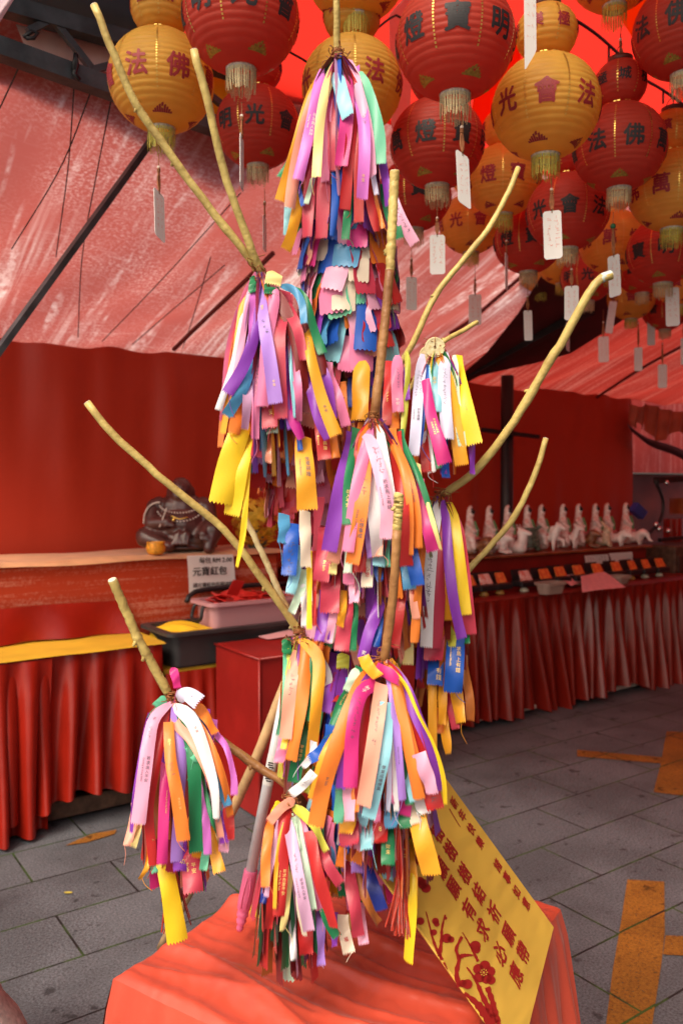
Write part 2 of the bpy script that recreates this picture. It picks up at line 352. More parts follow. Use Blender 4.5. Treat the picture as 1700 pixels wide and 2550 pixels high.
def on_front(px, py, d=0): return hit(px, py, fr_p - fr_n * d, fr_n)
def uvobj(name, mb, m, smooth=True):                     # mesh given in (u,v,z), object turned into the tent's frame
    o = obj(name, mb, m, None, smooth, off=Vector((0, 0, 0))); o.rotation_euler = (0, 0, TENT); return o
rnd = random.Random(3)
def wob(u, v, s): return math.sin(u * 2.3 * s + 1.3) * math.sin(v * 1.7 * s + u) + .5 * math.sin(u * 5.1 * s + v * 2.2)
# the back slope, with a few torn gaps along the eave near the black post
holes = [(1185, 928, 26, 9), (1222, 911, 10, 8), (1243, 902, 8, 4)]
hl = [(*toUV(on_slope(x, y)), a, b2) for x, y, a, b2 in holes]
mb = MB(); NU, NV = 200, 60; U0, U1 = 0.25, 10.5; V0 = RV - .02
idx = {}; skip = set()
def sl_pt(i, j):
    u = U0 + (U1 - U0) * i / NU; v = V0 + (EV + .05 - V0) * j / NV
    k = (v - V0) / (EV - V0)
    return Vector((u, v, slope_z(v) + .016 * wob(u, v, 2) + .006 * math.sin(u * 16 + v * 5 + 2 * math.sin(v * 3)) - .05 * math.sin(math.pi * min(1, k)) * (.5 + .5 * math.cos(u * 2 * math.pi / 1.6))))
vs = [sl_pt(i, j) for j in range(NV + 1) for i in range(NU + 1)]
fs = [(j * (NU + 1) + i, j * (NU + 1) + i + 1, (j + 1) * (NU + 1) + i + 1, (j + 1) * (NU + 1) + i) for j in range(NV) for i in range(NU)]
usp = toUV(on_slope(1330, 800))[0]; isp = int((usp - U0) / (U1 - U0) * NU)
mb.add(vs, [f for f in fs if f[0] % (NU + 1) < isp])
tag(uvobj('roof_tarp', mb, M['slope']), 'faded pink red tarpaulin sloping down from the ridge at the left and middle', 'tarpaulin')
mb = MB(); mb.add(vs, [f for f in fs if f[0] % (NU + 1) >= isp])
tag(uvobj('roof_tarp', mb, M['slopered']), 'brighter red tarpaulin sloping down to the back wall at the right', 'tarpaulin')
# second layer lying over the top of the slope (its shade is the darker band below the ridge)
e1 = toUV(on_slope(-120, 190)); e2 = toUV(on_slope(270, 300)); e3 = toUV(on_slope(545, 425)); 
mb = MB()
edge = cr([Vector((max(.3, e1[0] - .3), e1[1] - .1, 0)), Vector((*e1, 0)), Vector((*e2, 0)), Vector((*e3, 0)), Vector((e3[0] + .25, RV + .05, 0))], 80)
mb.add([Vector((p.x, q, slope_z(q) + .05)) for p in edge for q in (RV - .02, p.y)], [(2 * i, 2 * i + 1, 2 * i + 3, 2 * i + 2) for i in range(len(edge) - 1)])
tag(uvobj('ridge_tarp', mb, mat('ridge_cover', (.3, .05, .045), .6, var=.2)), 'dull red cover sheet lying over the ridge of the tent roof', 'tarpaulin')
# front part of the roof: panels side by side
uL = toUV(on_front(455, 60))[0]
def panel(name, u0, u1, v0, v1, m, label, dz=0.0):
    mb = MB(); n1 = max(2, int((u1 - u0) * 8))
    mb.grid(lambda a, b2: Vector((u0 + (u1 - u0) * a, v0 + (v1 - v0) * b2, front_z(v0 + (v1 - v0) * b2) + dz + .008 * wob(u0 + (u1 - u0) * a, v0 + (v1 - v0) * b2, 2))), n1, 24)
    return tag(uvobj(name, mb, m), label, 'tarpaulin')
FV0 = 1.6
pa = toUV(on_front(925, 0)); pb = toUV(on_front(985, 0)); 
u1_, u2_ = pa[0], pb[0]
panel('roof_panel', .2, uL, FV0, RV + .0, M['greytarp'], 'dark blue grey canopy over the top left corner')
panel('roof_panel', uL, u1_, FV0, RV, M['bright'], 'bright red roof panel glowing between the lanterns above the left of the tree', .004)
mb = MB(); mb.grid(lambda a, b2: Vector((1.25 + 9.2 * a, -3.5 + 5.08 * b2, 3.3 + .01 * wob(a * 9, b2 * 5, 1))), 40, 20)  # added out-of-view panel, low and flat to keep light off the right
tag(uvobj('roof_panel', mb, mat('shade_panel_tarp', (.45, .03, .02), .6, transl=.06)), 'unseen thick red roof panel added to shade the right part of the yard', 'tarpaulin')
o1 = toUV(on_front(1190, 260)); y1 = toUV(on_front(1610, 60))
panel('roof_panel', u1_, 10.5, FV0, RV, M['bright'], 'bright red roof panel glowing above the lanterns on the right', .004)
def patch(px, m, label, d=.03):
    mb = MB(); p = [on_front(x, y, d) for x, y in px]; mb.poly(p + []); mb2 = MB(); k = len(p)
    mb2.add([q + fr_n * .006 for q in p] + p, [tuple(range(k)), tuple(range(2 * k - 1, k - 1, -1))] + [(i, (i + 1) % k, k + (i + 1) % k, k + i) for i in range(k)])
    return tag(obj('roof_patch', mb2, m, None, False), label, 'tarpaulin')
patch([(1015, -12), (1062, -12), (1032, 100), (1018, 300), (975, 322), (969, 40)], M['whitetarp'], 'narrow white patch of roof cloth between the near red and yellow lanterns')
patch([(1170, 320), (1195, 120), (1300, 110), (1290, 200), (1240, 330)], M['orangetarp'], 'orange patch of roof cloth showing between the big lanterns')
patch([(1540, 40), (1640, -30), (1720, -40), (1720, 250), (1690, 250), (1680, 130), (1590, 120)], M['yellowtarp'], 'yellow patch of roof cloth at the top right')
mb = MB(); q = [onv(x, y, 2.71) for x, y in [(505, 150), (610, 180), (600, 320), (515, 310)]]; mb.poly(q)
tag(obj('tarp_strip', mb, M['yellowtarp'], None, False), 'yellow cloth strip behind the dark roof beams left of the tree', 'tarpaulin')
mb = MB(); q = [onv(x, y, 2.71) for x, y in [(40, 60), (300, 120), (330, 185), (220, 175), (60, 110)]]; mb.poly(q)
tag(obj('tarp_strip', mb, M['paletarp'], None, False), 'dusty pink cloth strip seen through the roof truss', 'tarpaulin')
# roof truss along the ridge
t = thing('roof_truss', 'dark steel roof truss running across the top left under the canopy', 'truss', W(0, RV, RZ))
def bar(name, a, b2, w_, h_, m, parent=None):
    d = (b2 - a); L_ = d.length; d.normalize(); n_ = d.cross(ZX)
    n_ = n_.normalized() if n_.length > .01 else UX; mb = MB(); mb.box((a + b2) / 2, d, n_, d.cross(n_), L_ / 2, w_ / 2, h_ / 2)
    return obj(name, mb, m, parent, False)
def bv(name, p, q, w_, par, v=2.64, m='steel'): return bar(name, onv(*p, v), onv(*q, v), w_, w_, M[m], par)
bv('bottom_chord', (-60, 100), (620, 345), .055, t); bv('top_chord', (-40, 0), (640, 195), .05, t, 2.66)
for p, q in (((132, 48), (228, 170)), ((132, 48), (70, 78)), ((285, 160), (225, 176)), ((520, 235), (590, 290)), ((400, 130), (470, 265))): bv('web_bar', p, q, .02, t, 2.65)
mb = MB(); mb.tube([onv(x, y, 2.60) for x, y in ((185, 175), (190, 135), (192, 160), (185, 185), (200, 200))], .008); obj('tied_rope', mb, M['black'], t)
mb = MB(); mb.tube([onv(x, y, 2.60) for x, y in ((60, 92), (80, 78), (95, 82), (85, 95), (65, 95))], .006); obj('wire_loop', mb, M['black'], t)
a = on_slope(392, 330, .05); b2 = onv(-40, 925, 2.9)
tag(bar('tent_strut', a, b2, .045, .02, M['steel']), 'grey steel strut crossing the pink tarpaulin at the left', 'strut')
def rope(px, r, lab, m='black', d=.07, cat='rope'):
    mb = MB(); mb.tube(cr([on_slope(x, y, d) for x, y in px], 10), r, 6); return tag(obj('guy_rope', mb, M[m]), lab, cat, 'ropes under the sloping tarpaulin')
for px, lab in (((((70, 120), (0, 270))), 'thin dark rope under the tarpaulin at the left picture edge'),
                (((186, 200), (170, 420), (140, 640)), 'thin dark rope hanging straight below the tied beam'),
                (((232, 215), (150, 420), (30, 620)), 'thin dark rope slanting down left across the upper tarpaulin'),
                (((280, 235), (240, 440), (205, 640), (195, 840)), 'thin dark rope just left of the big yellow lantern'),
                (((560, 660), (420, 780), (330, 858)), 'thin dark rope over the tarpaulin above the wall'),
                (((525, 640), (478, 800), (455, 868)), 'thin steep dark rope over the tarpaulin left of the purple ribbons'),
                (((600, 480), (400, 700), (255, 850)), 'long thin dark rope slanting across the middle of the tarpaulin')):
    rope(px, .0025, lab)
M['ropered'] = mat('red_rope', (.16, .02, .02), .7)
rope([(680, 630), (610, 700), (505, 800), (433, 870)], .013, 'thick dark red rolled seam under the tarpaulin left of the tree', 'ropered')
rope([(1330, 660), (1180, 790), (1120, 830)], .012, 'dark red rolled seam under the tarpaulin right of the tree', 'ropered')
rope([(1720, 850), (1600, 915), (1484, 990)], .012, 'dark red rolled seam under the tarpaulin at the right edge', 'ropered')
# dark sagging sheet and beam over the black post
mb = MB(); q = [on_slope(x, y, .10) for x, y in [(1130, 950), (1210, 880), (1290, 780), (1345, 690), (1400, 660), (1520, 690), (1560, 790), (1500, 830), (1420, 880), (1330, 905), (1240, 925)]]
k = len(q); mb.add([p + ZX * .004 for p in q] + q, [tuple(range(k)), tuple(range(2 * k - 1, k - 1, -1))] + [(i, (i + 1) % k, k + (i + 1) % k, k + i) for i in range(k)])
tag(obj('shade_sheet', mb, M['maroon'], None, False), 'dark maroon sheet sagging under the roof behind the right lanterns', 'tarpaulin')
pv = 4.42; p_ = onv(1260, 1380, pv); pt = thing('tent_post', 'black steel tent post standing behind the row of figurines', 'post', Vector((p_.x, p_.y, 0)))
pu = toUV(p_)[0]; mb = MB(); mb.tube([W(pu, pv, 0), W(pu, pv, slope_z(pv) - .03)], .048, 16); obj('post', mb, M['black'], pt)
bar('crossbar', onv(1200, 1070, pv - .06), onv(1340, 1088, pv - .06), .03, .03, M['black'], pt)
bar('roof_brace', onv(1150, 945, pv), on_slope(1470, 770, .14), .07, .05, M['black'], pt)
# back wall
def wall_fn(u0, u1, v, z0, z1, amp, k1, seed):
    def f(a, b2):
        u = u0 + (u1 - u0) * a; z = z0 + (z1 - z0) * b2
        d = amp * (math.sin(u * k1 + seed) + .6 * math.sin(u * k1 * 2.37 + 1 + z * 1.5) + .5 * math.sin(u * k1 * .43 + z * 2.2) + .22 * math.sin(u * 33 + z * 1.3 + 2 * math.sin(z * 1.9)) + .16 * math.sin(z * 19 + 3 * math.sin(u * 2.1))) * (.55 + .45 * math.sin(z * 3 + u))
        return Vector((u, v + d, z))
    return f
mb = MB(); mb.grid(wall_fn(-.2, 6.45, EV + .02, 0, EZ + .0, .013, 8, 0), 400, 24)
tag(uvobj('cloth_wall', mb, M['wallred']), 'dark red satin cloth wall along the back of the tent', 'cloth wall')
bar_ = MB(); bar_.tube([W(-.2, EV + .06, EZ + .02), W(10.5, EV + .06, EZ + .02)], .02, 10); tag(obj('eave_pipe', bar_, M['steel']), 'thin steel pipe along the eave above the back wall', 'pipe')
mb = MB(); mb.grid(lambda a, b2: Vector((7.8 + .03 * math.sin(a * 40), -3.5 + 7.6 * a, 3.0 * b2)), 80, 6)  # added side screen out of view, holds back sky light from the right
tag(uvobj('cloth_wall', mb, M['wallred']), 'unseen red cloth screen added at the right end to block sky light', 'cloth wall')
mb = MB(); mb.grid(lambda a, b2: Vector((1.9 + 5.9 * a, -3.5 + .03 * math.sin(a * 50), 4.2 * b2)), 80, 6)  # second added screen, cuts the frontal sky light on the right
tag(uvobj('cloth_wall', mb, M['wallred']), 'unseen red cloth screen added behind the camera to darken the right side', 'cloth wall')
# right-hand end: lit tarp, swagged curtains, dark cupboards, gaps to the street
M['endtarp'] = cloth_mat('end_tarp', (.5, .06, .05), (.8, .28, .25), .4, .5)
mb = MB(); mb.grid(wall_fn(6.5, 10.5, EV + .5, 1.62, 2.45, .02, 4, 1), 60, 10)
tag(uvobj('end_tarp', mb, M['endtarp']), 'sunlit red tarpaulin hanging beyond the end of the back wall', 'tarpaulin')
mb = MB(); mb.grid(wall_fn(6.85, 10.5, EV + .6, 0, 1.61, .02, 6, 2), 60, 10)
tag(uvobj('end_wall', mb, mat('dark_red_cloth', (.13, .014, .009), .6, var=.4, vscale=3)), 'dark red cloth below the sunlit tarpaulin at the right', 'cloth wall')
def swag(px, sag, m, label, v, nfold):
    a = onv(*px[0], v); b_ = onv(*px[1], v)
    mb = MB(); h = sag
    mb.grid(lambda s, t_: a.lerp(b_, s) + ZX * (-h * t_ * (1 + .25 * math.sin(s * 9)) - .05 * math.sin(math.pi * s)) + VX * (.03 * math.sin(s * nfold * 6.28 + t_ * 2) * (1 - .3 * t_)), nfold * 8, 8)
    return tag(obj('curtain', mb, m), label, 'curtain')
M['curtain'] = mat('orange_red_drape', (.35, .075, .03), .5, var=.3, vscale=6, transl=.2); M['curtaindark'] = mat('dark_drape', (.045, .008, .01), .6, var=.3)
swag(((1570, 998), (1604, 1004)), .17, M['curtain'], 'short tied end of an orange red drape under the eave', 4.5, 2)
swag(((1608, 1004), (1760, 1018)), .24, M['curtain'], 'orange red drape gathered in folds under the eave at the right edge', 4.5, 5)
mb = MB(); q0 = cr([onv(x, y, 4.52) for x, y in ((1560, 1055), (1610, 1090), (1680, 1112), (1760, 1150))], 24); q1 = cr([onv(x, y, 4.50) for x, y in ((1577, 1080), (1620, 1112), (1690, 1140), (1760, 1190))], 24)
q2 = cr([onv(x, y, 4.47) for x, y in ((1566, 1068), (1615, 1100), (1686, 1126), (1760, 1170))], 24)
mb.add([p for tr in zip(q0, q2, q1) for p in tr], [(3 * i + c, 3 * i + c + 1, 3 * i + c + 4, 3 * i + c + 3) for i in range(24) for c in (0, 1)])
tag(obj('curtain', mb, M['curtaindark']), 'dark rolled drape hanging in a curve below the orange red folds', 'curtain')
# ---------------------------------------------------------------- tables along the back
def satin(name, col, rough=.30, sheen=.0, spec=.5, var=.12, bump=.25, bscale=9): return mat(name, col, rough, spec, sheen=sheen, var=var, vscale=5, bump=bump, bscale=bscale)
M['satin'] = satin('red_satin', (.27, .012, .005)); M['satindark'] = satin('dark_red_satin', (.2, .012, .008), .4)
M['satinshade'] = satin('shaded_red_satin', (.18, .009, .004))  # same red satin, darkened in colour for the shade on the right skirts
M['yellowcloth'] = mat('yellow_cloth', (.60, .36, .025), .55, var=.1, vscale=6, bump=.2, bscale=12)
M['filmred'] = cloth_mat('film_wrapped_red', (.42, .05, .02), (.62, .28, .2), 0, .22, scl=(.7, .7, 24), bumpd=.006, spec=.3)
M['redbox'] = satin('red_box_cloth', (.30, .014, .011), .35)
def skirt(name, u0, u1, v, z0, z1, pitch, amp, par, m, seed=0, hem=.02, ends=None, loose=0.0):
    """pleated valance in front of a table: folds deepen toward the hem, the hem is uneven"""
    r = random.Random(seed); ph = [0]; n = int((u1 - u0) / pitch) + 2
    for i in range(n): ph.append(ph[-1] + r.uniform(.7, 1.35))
    def f(a, b2):
        x = a * (n - 1); i = int(x); th = (ph[i] + (ph[min(i + 1, n)] - ph[i]) * (x - i))
        d = 1 - b2; u = u0 + (u1 - u0) * a
        fold = math.sin(th * 6.283) ; fold = math.copysign(abs(fold) ** .7, fold)
        sw = loose * d * math.sin(u * 3.1 + seed) + loose * .6 * d * math.sin(u * 7.3 + 2)
        hm = hem * (math.sin(u * 4.7 + seed * 2) + .6 * math.sin(u * 11 + seed))
        return Vector((u + sw, v - amp * (.07 + .18 * min(1, d * 5) + d) * (fold + .3 * math.sin(th * 3.1 + d * 4)) - .04 * d + .3 * sw, z1 + (z0 + hm - z1) * d))
    mb = MB(); mb.grid(f, int((u1 - u0) / pitch * 14), 14)
    vs = [W(p.x, p.y, p.z) for p in mb.v]; mb.v = vs
    return obj(name, mb, m, par)
def slabuv(name, u0, u1, v0, v1, z0, z1, m, par, b=.012, wave=0):
    mb = MB(); mb.bbox(W((u0 + u1) / 2, (v0 + v1) / 2, (z0 + z1) / 2), UX, VX, ZX, (u1 - u0) / 2, (v1 - v0) / 2, (z1 - z0) / 2, b)
    return obj(name, mb, m, par, False)
TV = 3.68
t = thing('draped_table', 'long table with yellow top cloth and pleated red satin skirt at the left', 'table', W(0, TV + .2, 0))
TA = t
mb = MB(); mb.grid(lambda a, b2: W(-2.2 + 3.75 * a, TV - .055 + .49 * b2, .765 + .0012 * math.sin(a * 60) * math.sin(b2 * 3 + a * 9) - (.006 if b2 == 0 else 0)), 160, 14); obj('top_cloth', mb, M['yellowcloth'], t)
slabuv('table_board', -2.2, 1.53, TV + .01, 4.15, .72, .755, M['wood'], t)
skirt('skirt', -2.2, 1.54, TV - .03, .10, .758, .12, .038, t, M['satin'], 1, .03, loose=.03)
skirt('skirt', .45, 1.03, TV - .05, .012, .750, .12, .045, t, M['satin'], 21, .01, loose=.04)
slabuv('foot_rail', -2.2, 1.5, TV + .01, TV + .035, .02, .10, M['wood'], t, .003)
for u in (-2.1, -.3, 1.45):
    slabuv('leg', u, u + .05, TV + .04, TV + .09, 0, .719, M['wood'], t, .004)
t = thing('stepped_shelf', 'high back shelf wrapped in red cloth and clear plastic film, left half', 'shelf', W(0, 4.2, 0))
mb = MB(); mb.bbox(W(.1, 4.26, .57), UX, VX, ZX, 2.3, .24, .56, .02); obj('shelf_body', mb, M['filmred'], t, False)
mb = MB(); mb.grid(lambda a, b2: W(-2.2 + 4.62 * a, 3.99 + .5 * b2, 1.137 + .004 * math.sin(a * 40 + b2 * 5) - (.02 if b2 == 0 else 0)), 120, 8); obj('top_cloth', mb, mat('peach_top_cloth', (.6, .33, .16), .35, var=.15, bump=.2, bscale=10, sheen=.2), t)
mb = MB(); mb.grid(lambda a, b2: W(-2.2 + 3.7 * a, 3.985 - .03 * b2 - .02 * math.sin(a * 70) * b2, .93 - .16 * b2 + .005 * math.sin(a * 23)), 160, 8); obj('loose_valance', mb, M['satin'], t)
t = thing('stepped_shelf', 'dark red shelf behind the right table carrying the white figurines', 'shelf', W(4.2, 4.2, 0))
mb = MB(); mb.bbox(W(4.17, 4.25, .5), UX, VX, ZX, 1.63, .23, .5, .01); obj('shelf_body', mb, M['satindark'], t, False)
mb = MB(); mb.bbox(W(4.18, 4.24, 1.009), UX, VX, ZX, 1.66, .255, .008, .003); obj('top_board', mb, mat('varnished_board', (.22, .06, .02), .3, var=.3, vscale=14), t, False)
t = thing('draped_table', 'long dark table with pleated red skirt below the figurine shelf on the right', 'table', W(4.6, 3.85, 0))
mb = MB(); mb.grid(lambda a, b2: W(2.62 + 4.2 * a, 3.70 + .32 * b2, .78 - (.012 if b2 == 0 else 0) + .002 * math.sin(a * 50)), 120, 6); obj('top_cloth', mb, M['satindark'], t)
slabuv('table_board', 2.64, 6.8, 3.74, 4.0, .73, .77, M['wood'], t)
skirt('skirt', 2.62, 4.02, 3.70, .03, .772, .11, .036, t, M['satinshade'], 5, .015, loose=.03)
skirt('skirt', 3.98, 5.6, 3.71, .035, .772, .12, .045, t, M['satinshade'], 8, .035, loose=.08)
skirt('skirt', 5.58, 6.82, 3.70, .02, .772, .10, .036, t, M['satinshade'], 11, .03, loose=.06)
bar('foot_rail', W(2.7, 3.74, .03), W(6.8, 3.74, .03), .02, .025, mat('pale_rail', (.5, .45, .4), .4), t)
mb = MB()
for u in (2.7, 4.2, 6.7):
    mb = MB(); mb.box(W(u, 3.9, .365), UX, VX, ZX, .02, .02, .364); obj('leg', mb, M['wood'], t, False)
# lower table with the black tub
t = thing('low_table', 'low table with red skirt carrying the black plastic tub', 'table', W(2.0, 3.9, 0))
slabuv('table_board', 1.56, 2.62, 3.68, 3.97, .595, .622, M['yellowcloth'], t, .005); skirt('skirt', 1.56, 2.64, 3.655, .03, .61, .075, .015, t, M['satin'], 3, .02)
for u in (1.62, 2.55): slabuv('leg', u, u + .04, 3.78, 3.82, 0, .594, M['wood'], t, .004)
def tub(name, lab, cat, u0, u1, v0, v1, z0, z1, m, taper=.03, rim=.02, th=.008):
    t = thing(name, lab, cat, W((u0 + u1) / 2, (v0 + v1) / 2, z0)); mb = MB()
    cu, cv = (u0 + u1) / 2, (v0 + v1) / 2; hu, hv = (u1 - u0) / 2, (v1 - v0) / 2
    def ring(a, z, rr=.04, n=6):
        x, y = hu - a, hv - a; out = []
        for sx, sy, st in ((1, 1, 0), (-1, 1, 90), (-1, -1, 180), (1, -1, 270)):
            for k in range(n + 1):
                th_ = R(st + 90 * k / n); out.append(W(cu + sx * (x - rr) + rr * math.cos(th_), cv + sy * (y - rr) + rr * math.sin(th_), z))
        return out
    rs = [ring(taper, z0), ring(taper * .9, z0 + .01), ring(0.004 + rim, z1 - .02), ring(rim, z1 - .018), ring(0, z1 - .016), ring(0, z1), ring(rim + th, z1), ring(rim + th, z1 - .02), ring(taper + th, z0 + .012)]
    n = len(rs[0]); mb.add([p for r_ in rs for p in r_], [(i * n + k, i * n + (k + 1) % n, (i + 1) * n + (k + 1) % n, (i + 1) * n + k) for i in range(len(rs) - 1) for k in range(n)] + [tuple(range(n - 1, -1, -1)), tuple(8 * n + k for k in range(n))])
    obj('tub_body', mb, m, t, False); return t
M['tubblack'] = mat('dark_plastic', (.035, .033, .035), .45, .5, var=.15)
tub('plastic_tub', 'wide black plastic tub on the low table beside the yellow table top', 'tub', 1.56, 2.5, 3.62, 4.0, .624, .80, M['tubblack'], .05, .03)
M['pinkplastic'] = mat('pink_plastic', (.62, .33, .36), .35, .5, transl=.15)
pb_ = tub('storage_box', 'pink plastic storage box full of red packets standing in the black tub', 'storage box', 1.80, 2.38, 3.67, 3.93, .645, .915, M['pinkplastic'], .045, .022)
mb = MB(); hp = [W(1.83, 3.76, .90), W(1.80, 3.755, .89), W(1.785, 3.755, .83), W(1.785, 3.85, .83), W(1.80, 3.85, .89), W(1.83, 3.85, .90)]; mb.tube(cr(hp, 20), .009, 8); obj('handle', mb, M['black'], pb_)
mb = MB(); mb.tube(cr([W(1.79, 3.925, .90), W(1.85, 3.95, .945), W(2.1, 3.96, .955), W(2.4, 3.95, .95)], 16), .013, 8); obj('lid_clip', mb, M['black'], pb_)
M['packet'] = mat('red_packet', (.55, .02, .015), .4); rr = random.Random(5)
for k in range(26):
    u, v = rr.uniform(1.9, 2.3), rr.uniform(3.73, 3.88); z = .885 + rr.uniform(0, .035) + .05 * (1 - abs(u - 2.1) / .3) * .5
    q = Matrix.Rotation(rr.uniform(0, 6.28), 3, 'Z') @ Matrix.Rotation(rr.uniform(-.35, .35), 3, 'X') @ Matrix.Rotation(rr.uniform(-.3, .3), 3, 'Y')
    if k == 0: u, v, z = 1.985, 3.76, .975; q = Matrix.Rotation(TENT, 3, 'Z') @ Matrix.Rotation(R(-62), 3, 'X') @ Matrix.Rotation(R(12), 3, 'Z')
    mb = MB(); mb.bbox(W(u, v, z), q @ Vector((1, 0, 0)), q @ Vector((0, 1, 0)), q @ ZX, .035, .045, .0018, .0008); mb.poly([W(u, v, z) + q @ Vector(c) for c in ((-.035, .045, .002), (.035, .045, .002), (.018, .02, .003), (-.018, .02, .003))])
    o = obj('red_packet', mb, M['packet'], None, False)
    tag(o, 'red paper packet standing up highest above the heap in the pink box' if k == 0 else 'red paper packet lying in the heap inside the pink box', 'red packet', 'red packets heaped in the pink box')
mb = MB(); mb.grid(lambda a, b2: W(1.605 + .34 * a - .02 * b2, 3.685 + .26 * b2, .782 + .035 * math.sin(math.pi * min(1, a * 1.4)) * math.sin(math.pi * b2) ** .5 + .006 * math.sin(a * 20 + b2 * 9) - (.05 if (b2 == 0 or a == 0 or a == 1 or b2 == 1) else 0)), 20, 16)
tag(obj('folded_cloth', mb, mat('yellow_bag', (.8, .5, .02), .5, bump=.3, bscale=15)), 'yellow folded cloth in the left end of the black tub', 'cloth')
# red cloth-covered box in front
t = thing('covered_box', 'tall box covered in smooth red cloth standing before the black tub', 'box', W(2.2, 3.4, 0))
mb = MB(); mb.bbox(W(2.25, 3.405, .37), UX, VX, ZX, .45, .215, .365, .008); obj('box_cloth', mb, M['redbox'], t, False)
mb = MB(); mb.tube([W(1.8, 3.18, .732), W(2.7, 3.18, .732)], .006, 6); mb.tube([W(1.797, 3.18, .73), W(1.797, 3.62, .73)], .006, 6); mb.tube([W(1.797, 3.185, .01), W(1.797, 3.185, .73)], .006, 6); obj('piped_seam', mb, M['redbox'], t)
mb = MB(); mb.grid(lambda a, b2: W(1.78 + .92 * a, 3.155 - .03 * b2 + .006 * math.sin(a * 50), .035 + .0 * b2 - .03 * b2), 60, 3); obj('hem', mb, M['redbox'], t)
mb = MB(); c = ground(690, 1584, .741); mb.grid(lambda a, b2: c + UX * (-.09 + .2 * a) + VX * (-.06 + .1 * b2 + .02 * a) + ZX * (.002 + .012 * a * b2), 6, 4); tag(obj('paper_slip', mb, mat('pink_paper', (.8, .45, .48), .6)), 'small pink paper slip lying on the red covered box', 'paper')
# text on flat cards ------------------------------------------------
def put_text(mb, s, o, ex, ey, size, up=.0015, bold=.02):
    vs, fs, _ = glyph(s, 0, 9); n_ = ex.cross(ey).normalized()
    for q, (bx, by) in enumerate(BOLD[:3]): mb.add([o + ex * ((x + bx) * size) + ey * ((y + by) * size) + n_ * (up + .0003 * q) for x, y in vs], fs)
def notice(name, lab, corners, lines, m='paper', par=None, cat='notice', ink='ink'):
    """a sheet of paper on the corner points (tl, tr, br, bl) with lines of writing (text, x 0..1, y 0..1, size)"""
    tl, tr, br_, bl = corners; ctr = (tl + tr + br_ + bl) / 4; t = thing(name, lab, cat, bl)
    nn = (tr - tl).cross(tl - bl).normalized(); mb = MB()
    mb.grid(lambda a, b2: bl.lerp(br_, a).lerp(tl.lerp(tr, a), b2) + nn * (.003 * math.sin(a * 5 + b2 * 4)), 12, 10); obj('sheet', mb, M[m], t)
    ex = (tr - tl).normalized(); ey = nn.cross(ex); mb = MB(); mb2 = MB()
    for s, x, y, sz in lines: put_text(mb, s, bl.lerp(br_, x).lerp(tl.lerp(tr, x), y), ex, ey, sz, .005, .01)
    if lines: obj('lettering', mb, M[ink], t, False)
    return t
v_ = 3.985
cs = [onv(466, 1384, v_), onv(580, 1380, v_), onv(588, 1464, v_), onv(471, 1478, v_)]
notice('paper_notice', 'white handwritten notice stuck on the film wrapped shelf above the pink box', cs, [('每包 RM 2.00', .60, .86, .034), ('元寶紅包', .46, .56, .050), ('請元寶紅包投開油箱', .51, .18, .026)])
rs = random.Random(4)
for px, lab, dots in ((((1455, 1384), (1512, 1380), (1516, 1402), (1456, 1406)), 'white paper label with brown writing on the right shelf front', 1), (((1515, 1378), (1572, 1374), (1575, 1398), (1522, 1402)), 'plain pinkish white label beside the written one on the right shelf front', 0)):
    t = notice('paper_label', lab, [onv(*p, 4.005) for p in px], [], 'paper', cat='label')
    if dots:
        mb = MB(); tl, tr, br_, bl = [onv(*p, 4.0) for p in px]
        for i in range(7):
            for j in range(2):
                vs, fs = scribble(rs, 5); o_ = bl.lerp(br_, .12 + .12 * i).lerp(tl.lerp(tr, .12 + .12 * i), .3 + .4 * j); mb.add([o_ + UX * x * .022 + ZX * y * .028 for x, y in vs], fs)
        obj('lettering', mb, mat('brown_ink', (.25, .08, .05), .6), t, False)
